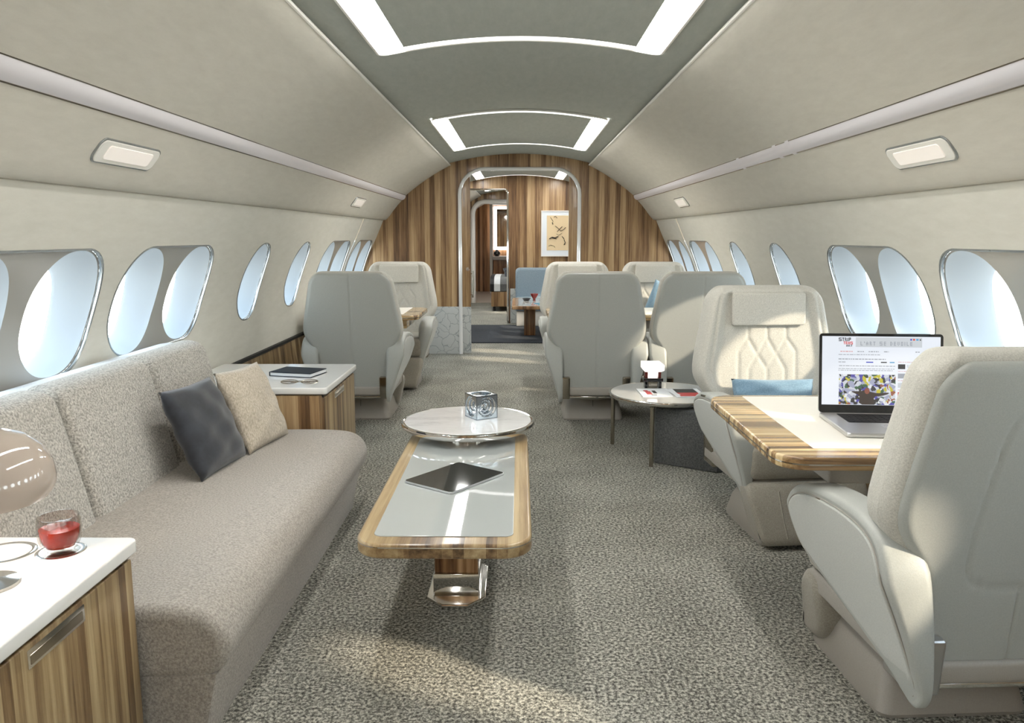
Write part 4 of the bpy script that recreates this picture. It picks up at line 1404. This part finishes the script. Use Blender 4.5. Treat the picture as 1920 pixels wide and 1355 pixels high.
# recessed metal cup wells set in the near top
for (cx, cy, r_) in ((-1.030, 1.702, 0.052), (-1.150, 1.690, 0.065)):
    obj('cup_well', lathe([(r_ - 0.012, 0.5500), (r_ - 0.004, 0.5515), (r_, 0.5500), (r_, 0.5485), (r_ - 0.014, 0.5485), (r_ - 0.012, 0.5500)], cx, cy, 48), 'chrome', CN)
    obj('well_floor', lathe([(0, 0.5502), (r_ - 0.012, 0.5502), (r_ - 0.012, 0.5496), (0, 0.5496)], cx, cy, 48), 'bronze' if r_ < 0.06 else 'inlay', CN)

# drink
G = thing('whisky_glass', 'round glass of red drink with ice on the near cabinet', 'glass', (-1.030, 1.702, 0.5516))
gz = 0.5517
prof = [(0, 0.0), (0.026, 0.0), (0.036, 0.008), (0.043, 0.024), (0.0455, 0.045), (0.0445, 0.068), (0.0425, 0.080)]
inner = [(0.0405, 0.080), (0.0425, 0.068), (0.0425, 0.045), (0.039, 0.025), (0.030, 0.010), (0, 0.007)]
obj('glass_bowl', lathe(prof + inner, -1.030, 1.702, 48, gz), 'glass', G)
obj('drink', lathe([(0, 0.008), (0.029, 0.0105), (0.0375, 0.0255), (0.041, 0.045), (0.041, 0.052), (0.0, 0.053)], -1.030, 1.702, 48, gz), 'drink', G)
for i, (ax, ay, az, ro) in enumerate([(-0.012, -0.01, 0.046, 0.3), (0.014, 0.006, 0.049, 0.9), (-0.004, 0.016, 0.044, 1.4)]):
    c_ = rotz(box(-0.011, 0.011, -0.011, 0.011, 0, 0.018, 0.003), ro)
    obj('ice_cube', move(c_, -1.030 + ax, 1.702 + ay, gz + az), 'glass', G)

# mushroom lamp
LM = thing('table_lamp', 'glossy beige domed table lamp at the left edge on the near cabinet', 'lamp', (-1.125, 1.56, 0.5495))
lx, ly = -1.078, 1.52
dome = [(0.128, 0.715), (0.140, 0.735), (0.142, 0.755), (0.136, 0.785), (0.118, 0.815), (0.090, 0.838), (0.055, 0.851), (0.02, 0.856), (0, 0.857),
        ]
dome_in = [(0, 0.850), (0.053, 0.845), (0.086, 0.832), (0.113, 0.810), (0.131, 0.783), (0.136, 0.755), (0.134, 0.737), (0.124, 0.716), (0.128, 0.715)]
dome = [(a, b_ + 0.015) for a, b_ in dome]; dome_in = [(a, b_ + 0.015) for a, b_ in dome_in]
obj('lamp_shade', lathe(dome + dome_in, lx, ly, 64), 'shade_pink', LM)
obj('stem', lathe([(0, 0.5497), (0.06, 0.5497), (0.06, 0.556), (0.012, 0.562), (0.010, 0.70), (0.012, 0.78), (0, 0.785)], lx - 0.0, ly, 32), 'chrome', LM)
obj('bulb', lathe([(0, 0.735), (0.018, 0.742), (0.026, 0.76), (0.018, 0.778), (0, 0.785)], lx, ly, 24), plain('bulb_glow', (1, 1, 1), 0.5, emit=(1.0, 0.78, 0.58), estr=6), LM)
pl = bpy.data.lights.new('lamp_light', 'POINT'); pl.energy = 9.0; pl.color = (1.0, 0.80, 0.62); pl.shadow_soft_size = 0.03
plo = bpy.data.objects.new('lamp_light', pl); C.objects.link(plo); plo.location = (lx, ly, 0.725)

# notebook and glasses on far cabinet
NB = thing('notebook', 'black notebook on the white cabinet top beyond the sofa', 'book', (-1.125, 4.005, 0.5515), math.radians(-14))
obj('cover', join(box(-0.115, 0.115, -0.085, 0.085, 0.0, 0.003, 0.001), box(-0.115, 0.115, -0.085, 0.085, 0.0185, 0.022, 0.001), box(-0.115, -0.111, -0.085, 0.085, 0.002, 0.020, 0.0)), 'book', NB, world=False)
obj('pages', box(-0.111, 0.111, -0.081, 0.081, 0.003, 0.0185), 'paper', NB, world=False)
EG = thing('eyeglasses', 'thin framed eyeglasses lying on the far white cabinet top', 'glasses', (-1.045, 3.72, 0.5515), math.radians(3))
def lens_ring(cx):
    return [(cx + 0.030 * math.cos(a), 0.0, 0.0195 + 0.0175 * math.sin(a)) for a in [2 * math.pi * k / 24 for k in range(24)]]
def egx(vf): return xf(vf, lambda a, b_, c: (a * 1.3, b_ + c * 0.75, 0.003 + c * 0.45))
obj('frame', egx(join(tube(lens_ring(-0.036), 0.0022, 6, True), tube(lens_ring(0.036), 0.0022, 6, True), tube([(-0.008, 0, 0.024), (0, 0, 0.028), (0.008, 0, 0.024)], 0.002, 6))), 'bronze', EG, world=False)
for sd in (-1, 1):
    obj('temple', join(tube([(sd * 0.086, 0.010, 0.013), (sd * 0.088, 0.03, 0.010), (-sd * 0.045, 0.036, 0.004)], 0.0018, 6)), 'bronze', EG, world=False)
    obj('lens', egx(xf(slab([(sd * 0.036 + 0.0295 * math.cos(a), 0.0195 + 0.017 * math.sin(a)) for a in [2 * math.pi * k / 24 for k in range(24)]], -0.0006, 0.0006), lambda a, b_, c: (a, c, b_))), 'glass', EG, world=False)

# ---------------------------------------------------------------- right round table, ottoman, lamp, magazines
R2 = thing('round_table', 'low round pale table with metal rim and thin legs behind the laptop seat', 'side table', (0.838, 4.515, 0))
M['stone'] = plain('pale_stone', (0.56, 0.56, 0.55), 0.12, coat=0.5)
round_top(0.838, 4.515, 0.362, 0.325, 0.030, 'stone', 'chrome', R2)
for (x, y) in ((0.565, 4.72), (0.722, 4.245), (1.09, 4.64)):
    obj('leg', lathe([(0, 0), (0.011, 0), (0.012, 0.01), (0.013, 0.325), (0.016, 0.334), (0, 0.334)], x, y, 16), 'bronze', R2)
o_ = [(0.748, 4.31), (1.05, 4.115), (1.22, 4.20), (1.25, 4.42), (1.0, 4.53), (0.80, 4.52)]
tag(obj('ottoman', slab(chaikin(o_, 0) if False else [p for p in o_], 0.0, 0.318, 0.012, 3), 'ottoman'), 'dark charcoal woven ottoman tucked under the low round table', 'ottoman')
TL2 = thing('cube_lamp', 'small block lamp with glowing white head and black tray on the low round table', 'lamp', (0.785, 4.66, 0.3625))
obj('lamp_head', XZ(slab([(0.735, 0.462), (0.722, 0.478), (0.722, 0.515), (0.828, 0.515), (0.848, 0.500), (0.848, 0.470), (0.828, 0.462)], 4.61, 4.70, 0.003, 2)), 'warm_glow', TL2)
obj('lamp_neck', box(0.757, 0.812, 4.63, 4.68, 0.425, 0.464), 'warm_glow', TL2)
obj('side_column', join(box(0.738, 0.754, 4.63, 4.68, 0.420, 0.462), box(0.816, 0.832, 4.63, 4.68, 0.420, 0.462)), plain('dark_red', (0.10, 0.015, 0.012), 0.2), TL2)
obj('tray', join(box(0.728, 0.842, 4.61, 4.70, 0.404, 0.424, 0.004), box(0.738, 0.754, 4.63, 4.68, 0.3627, 0.405), box(0.820, 0.836, 4.63, 4.68, 0.3627, 0.405)), 'black', TL2)
obj('lamp_base', box(0.760, 0.812, 4.63, 4.68, 0.3627, 0.403, 0.003), 'bronze', TL2)
def magazine(x, y, rz, label, kind):
    T = thing('magazine', label, 'magazine', (x, y, 0.3622), rz)
    obj('pages', box(-0.085, 0.085, -0.115, 0.115, 0.0, 0.004, 0.001), 'paper', T, world=False)
    if kind == 'w':
        obj('cover_print', join(box(-0.05, -0.02, -0.06, 0.03, 0.004, 0.0046), box(-0.055, -0.03, 0.03, 0.06, 0.004, 0.0046)), 'red', T, world=False)
        obj('cover_print', join(box(-0.008, 0.012, -0.03, 0.05, 0.004, 0.0046), box(-0.03, 0.0, -0.085, -0.07, 0.004, 0.0046)), 'ink', T, world=False)
    else:
        obj('cover_print', box(-0.060, 0.060, -0.110, -0.01, 0.004, 0.0046), 'red', T, world=False)
        obj('cover_print', box(-0.060, 0.060, -0.01, 0.105, 0.004, 0.0046), 'ink', T, world=False)
    return T
magazine(0.770, 4.485, 0.02, 'white magazine with small red and black print on the low round table', 'w')
magazine(0.955, 4.485, 0.03, 'red and black covered magazine on the low round table', 'r')
tag(obj('pamphlet', rotz(box(0.862, 0.868 + 0.015, 4.40, 4.60, 0.3625, 0.367, 0.001), 0.25, 0.87, 4.5), 'paper'), 'narrow white pamphlet lying between the two magazines', 'pamphlet')

# ---------------------------------------------------------------- second lounge
tag(obj('rug', box(-0.75, 1.25, 9.30, 11.16, 0.0005, 0.012, 0.003, 0.01), 'rug'), 'dark navy rug on the floor beyond the doorway', 'rug')
T = thing('lounge_table', 'low wooden table with white top on the dark rug beyond the doorway', 'table', (0.20, 10.05, 0.012))
tt = obj('table_top', box(-0.09, 0.50, 9.40, 10.72, 0.385, 0.425, 0.008, 0.05), 'wood_post', T)
obj('inlay', box(-0.01, 0.42, 9.46, 10.66, 0.424, 0.427, 0.0005, 0.01), 'lacquer', tt)
obj('post', box(0.06, 0.20, 9.95, 10.2, 0.0125, 0.385, 0.004), 'wood_post', T)
T = thing('blue_armchair', 'blue-grey upholstered sofa against the wood wall beyond the doorway', 'sofa', (0.6, 11.1, 0))
obj('backrest', XZ(slab(rr(-0.055, 1.25, 0.30, 0.80, 0.06, 6), 11.20, 11.42, 0.03, 3)), 'blue_chair', T)
obj('seat', box(-0.055, 1.25, 10.95, 11.25, 0.22, 0.40, 0.03), 'blue_chair', T)
obj('base', box(-0.04, 1.22, 10.98, 11.40, 0.0125, 0.22, 0.01), 'inlay', T)
tag(obj('red_bowl', lathe([(0, 0), (0.02, 0), (0.015, 0.015), (0.045, 0.06), (0.055, 0.085), (0.048, 0.085), (0.0, 0.02)], 0.19, 10.25, 24, 0.4272), 'redglass'), 'small red glass bowl on the white table beyond the doorway', 'bowl')
tag(obj('black_dish', lathe([(0, 0), (0.03, 0), (0.05, 0.02), (0.055, 0.035), (0.0, 0.03)], 0.09, 10.2, 20, 0.4272), 'black'), 'small black dish left of the red bowl on the far table', 'dish')
tag(obj('remote', box(0.26, 0.40, 10.2, 10.26, 0.4272, 0.442, 0.004), 'black'), 'small black remote right of the red bowl on the far table', 'remote')
tag(obj('blue_booklet', rotz(box(0.20, 0.36, 9.62, 9.82, 0.4272, 0.432, 0.001), 0.3, 0.28, 9.72), plain('teal_cover', (0.04, 0.22, 0.34), 0.4)), 'blue booklet on the near part of the far white table', 'booklet')
# bed
T = thing('bed', 'wood-based bed with striped grey and black bedding in the far bedroom', 'bed', (0.4, 13.9, 0))
obj('bed_base', box(-0.47, 1.45, 13.3, 14.8, 0.075, 0.33, 0.015), 'wood', T)
for (x, y) in ((-0.42, 13.36), (1.38, 13.36), (-0.42, 14.72)):
    obj('leg', box(x - 0.02, x + 0.02, y - 0.02, y + 0.02, 0.0, 0.08), 'black_matte', T)
obj('mattress', box(-0.46, 1.42, 13.32, 14.8, 0.33, 0.50, 0.08), 'cushion_cloth', T)
def drape(x0, x1, m_, nm, th=0.012):
    pts = [(13.30 - th, 0.34), (13.31 - th, 0.45), (13.36, 0.505 + th), (13.5, 0.56), (13.9, 0.57), (14.75, 0.55)]
    V = []
    for x in (x0, x1):
        V += [(x, y, z) for y, z in pts]
    for x in (x0, x1):
        V += [(x, y + 0.01, z - th) for y, z in pts]
    n = len(pts); Fc = []
    for i in range(n - 1):
        Fc += [(i, i + 1, n + i + 1, n + i), (2 * n + i, 3 * n + i, 3 * n + i + 1, 2 * n + i + 1), (i, 2 * n + i, 2 * n + i + 1, i + 1), (n + i, n + i + 1, 3 * n + i + 1, 3 * n + i)]
    obj(nm, (V, Fc), m_, T)
drape(-0.485, -0.42, 'black_matte', 'blanket'); drape(-0.42, -0.32, 'sofa_shell', 'blanket'); drape(-0.32, 1.43, 'ottoman', 'blanket')
pillow('bed_cushion', 'dark cushion with tan edge on top of the far bed', 'pillow', 'velvet', (-0.05, 13.62, 0.655), (1, 0, 0.2), (0, 0.5, 0.8), 0.22, 0.10, 0.06)
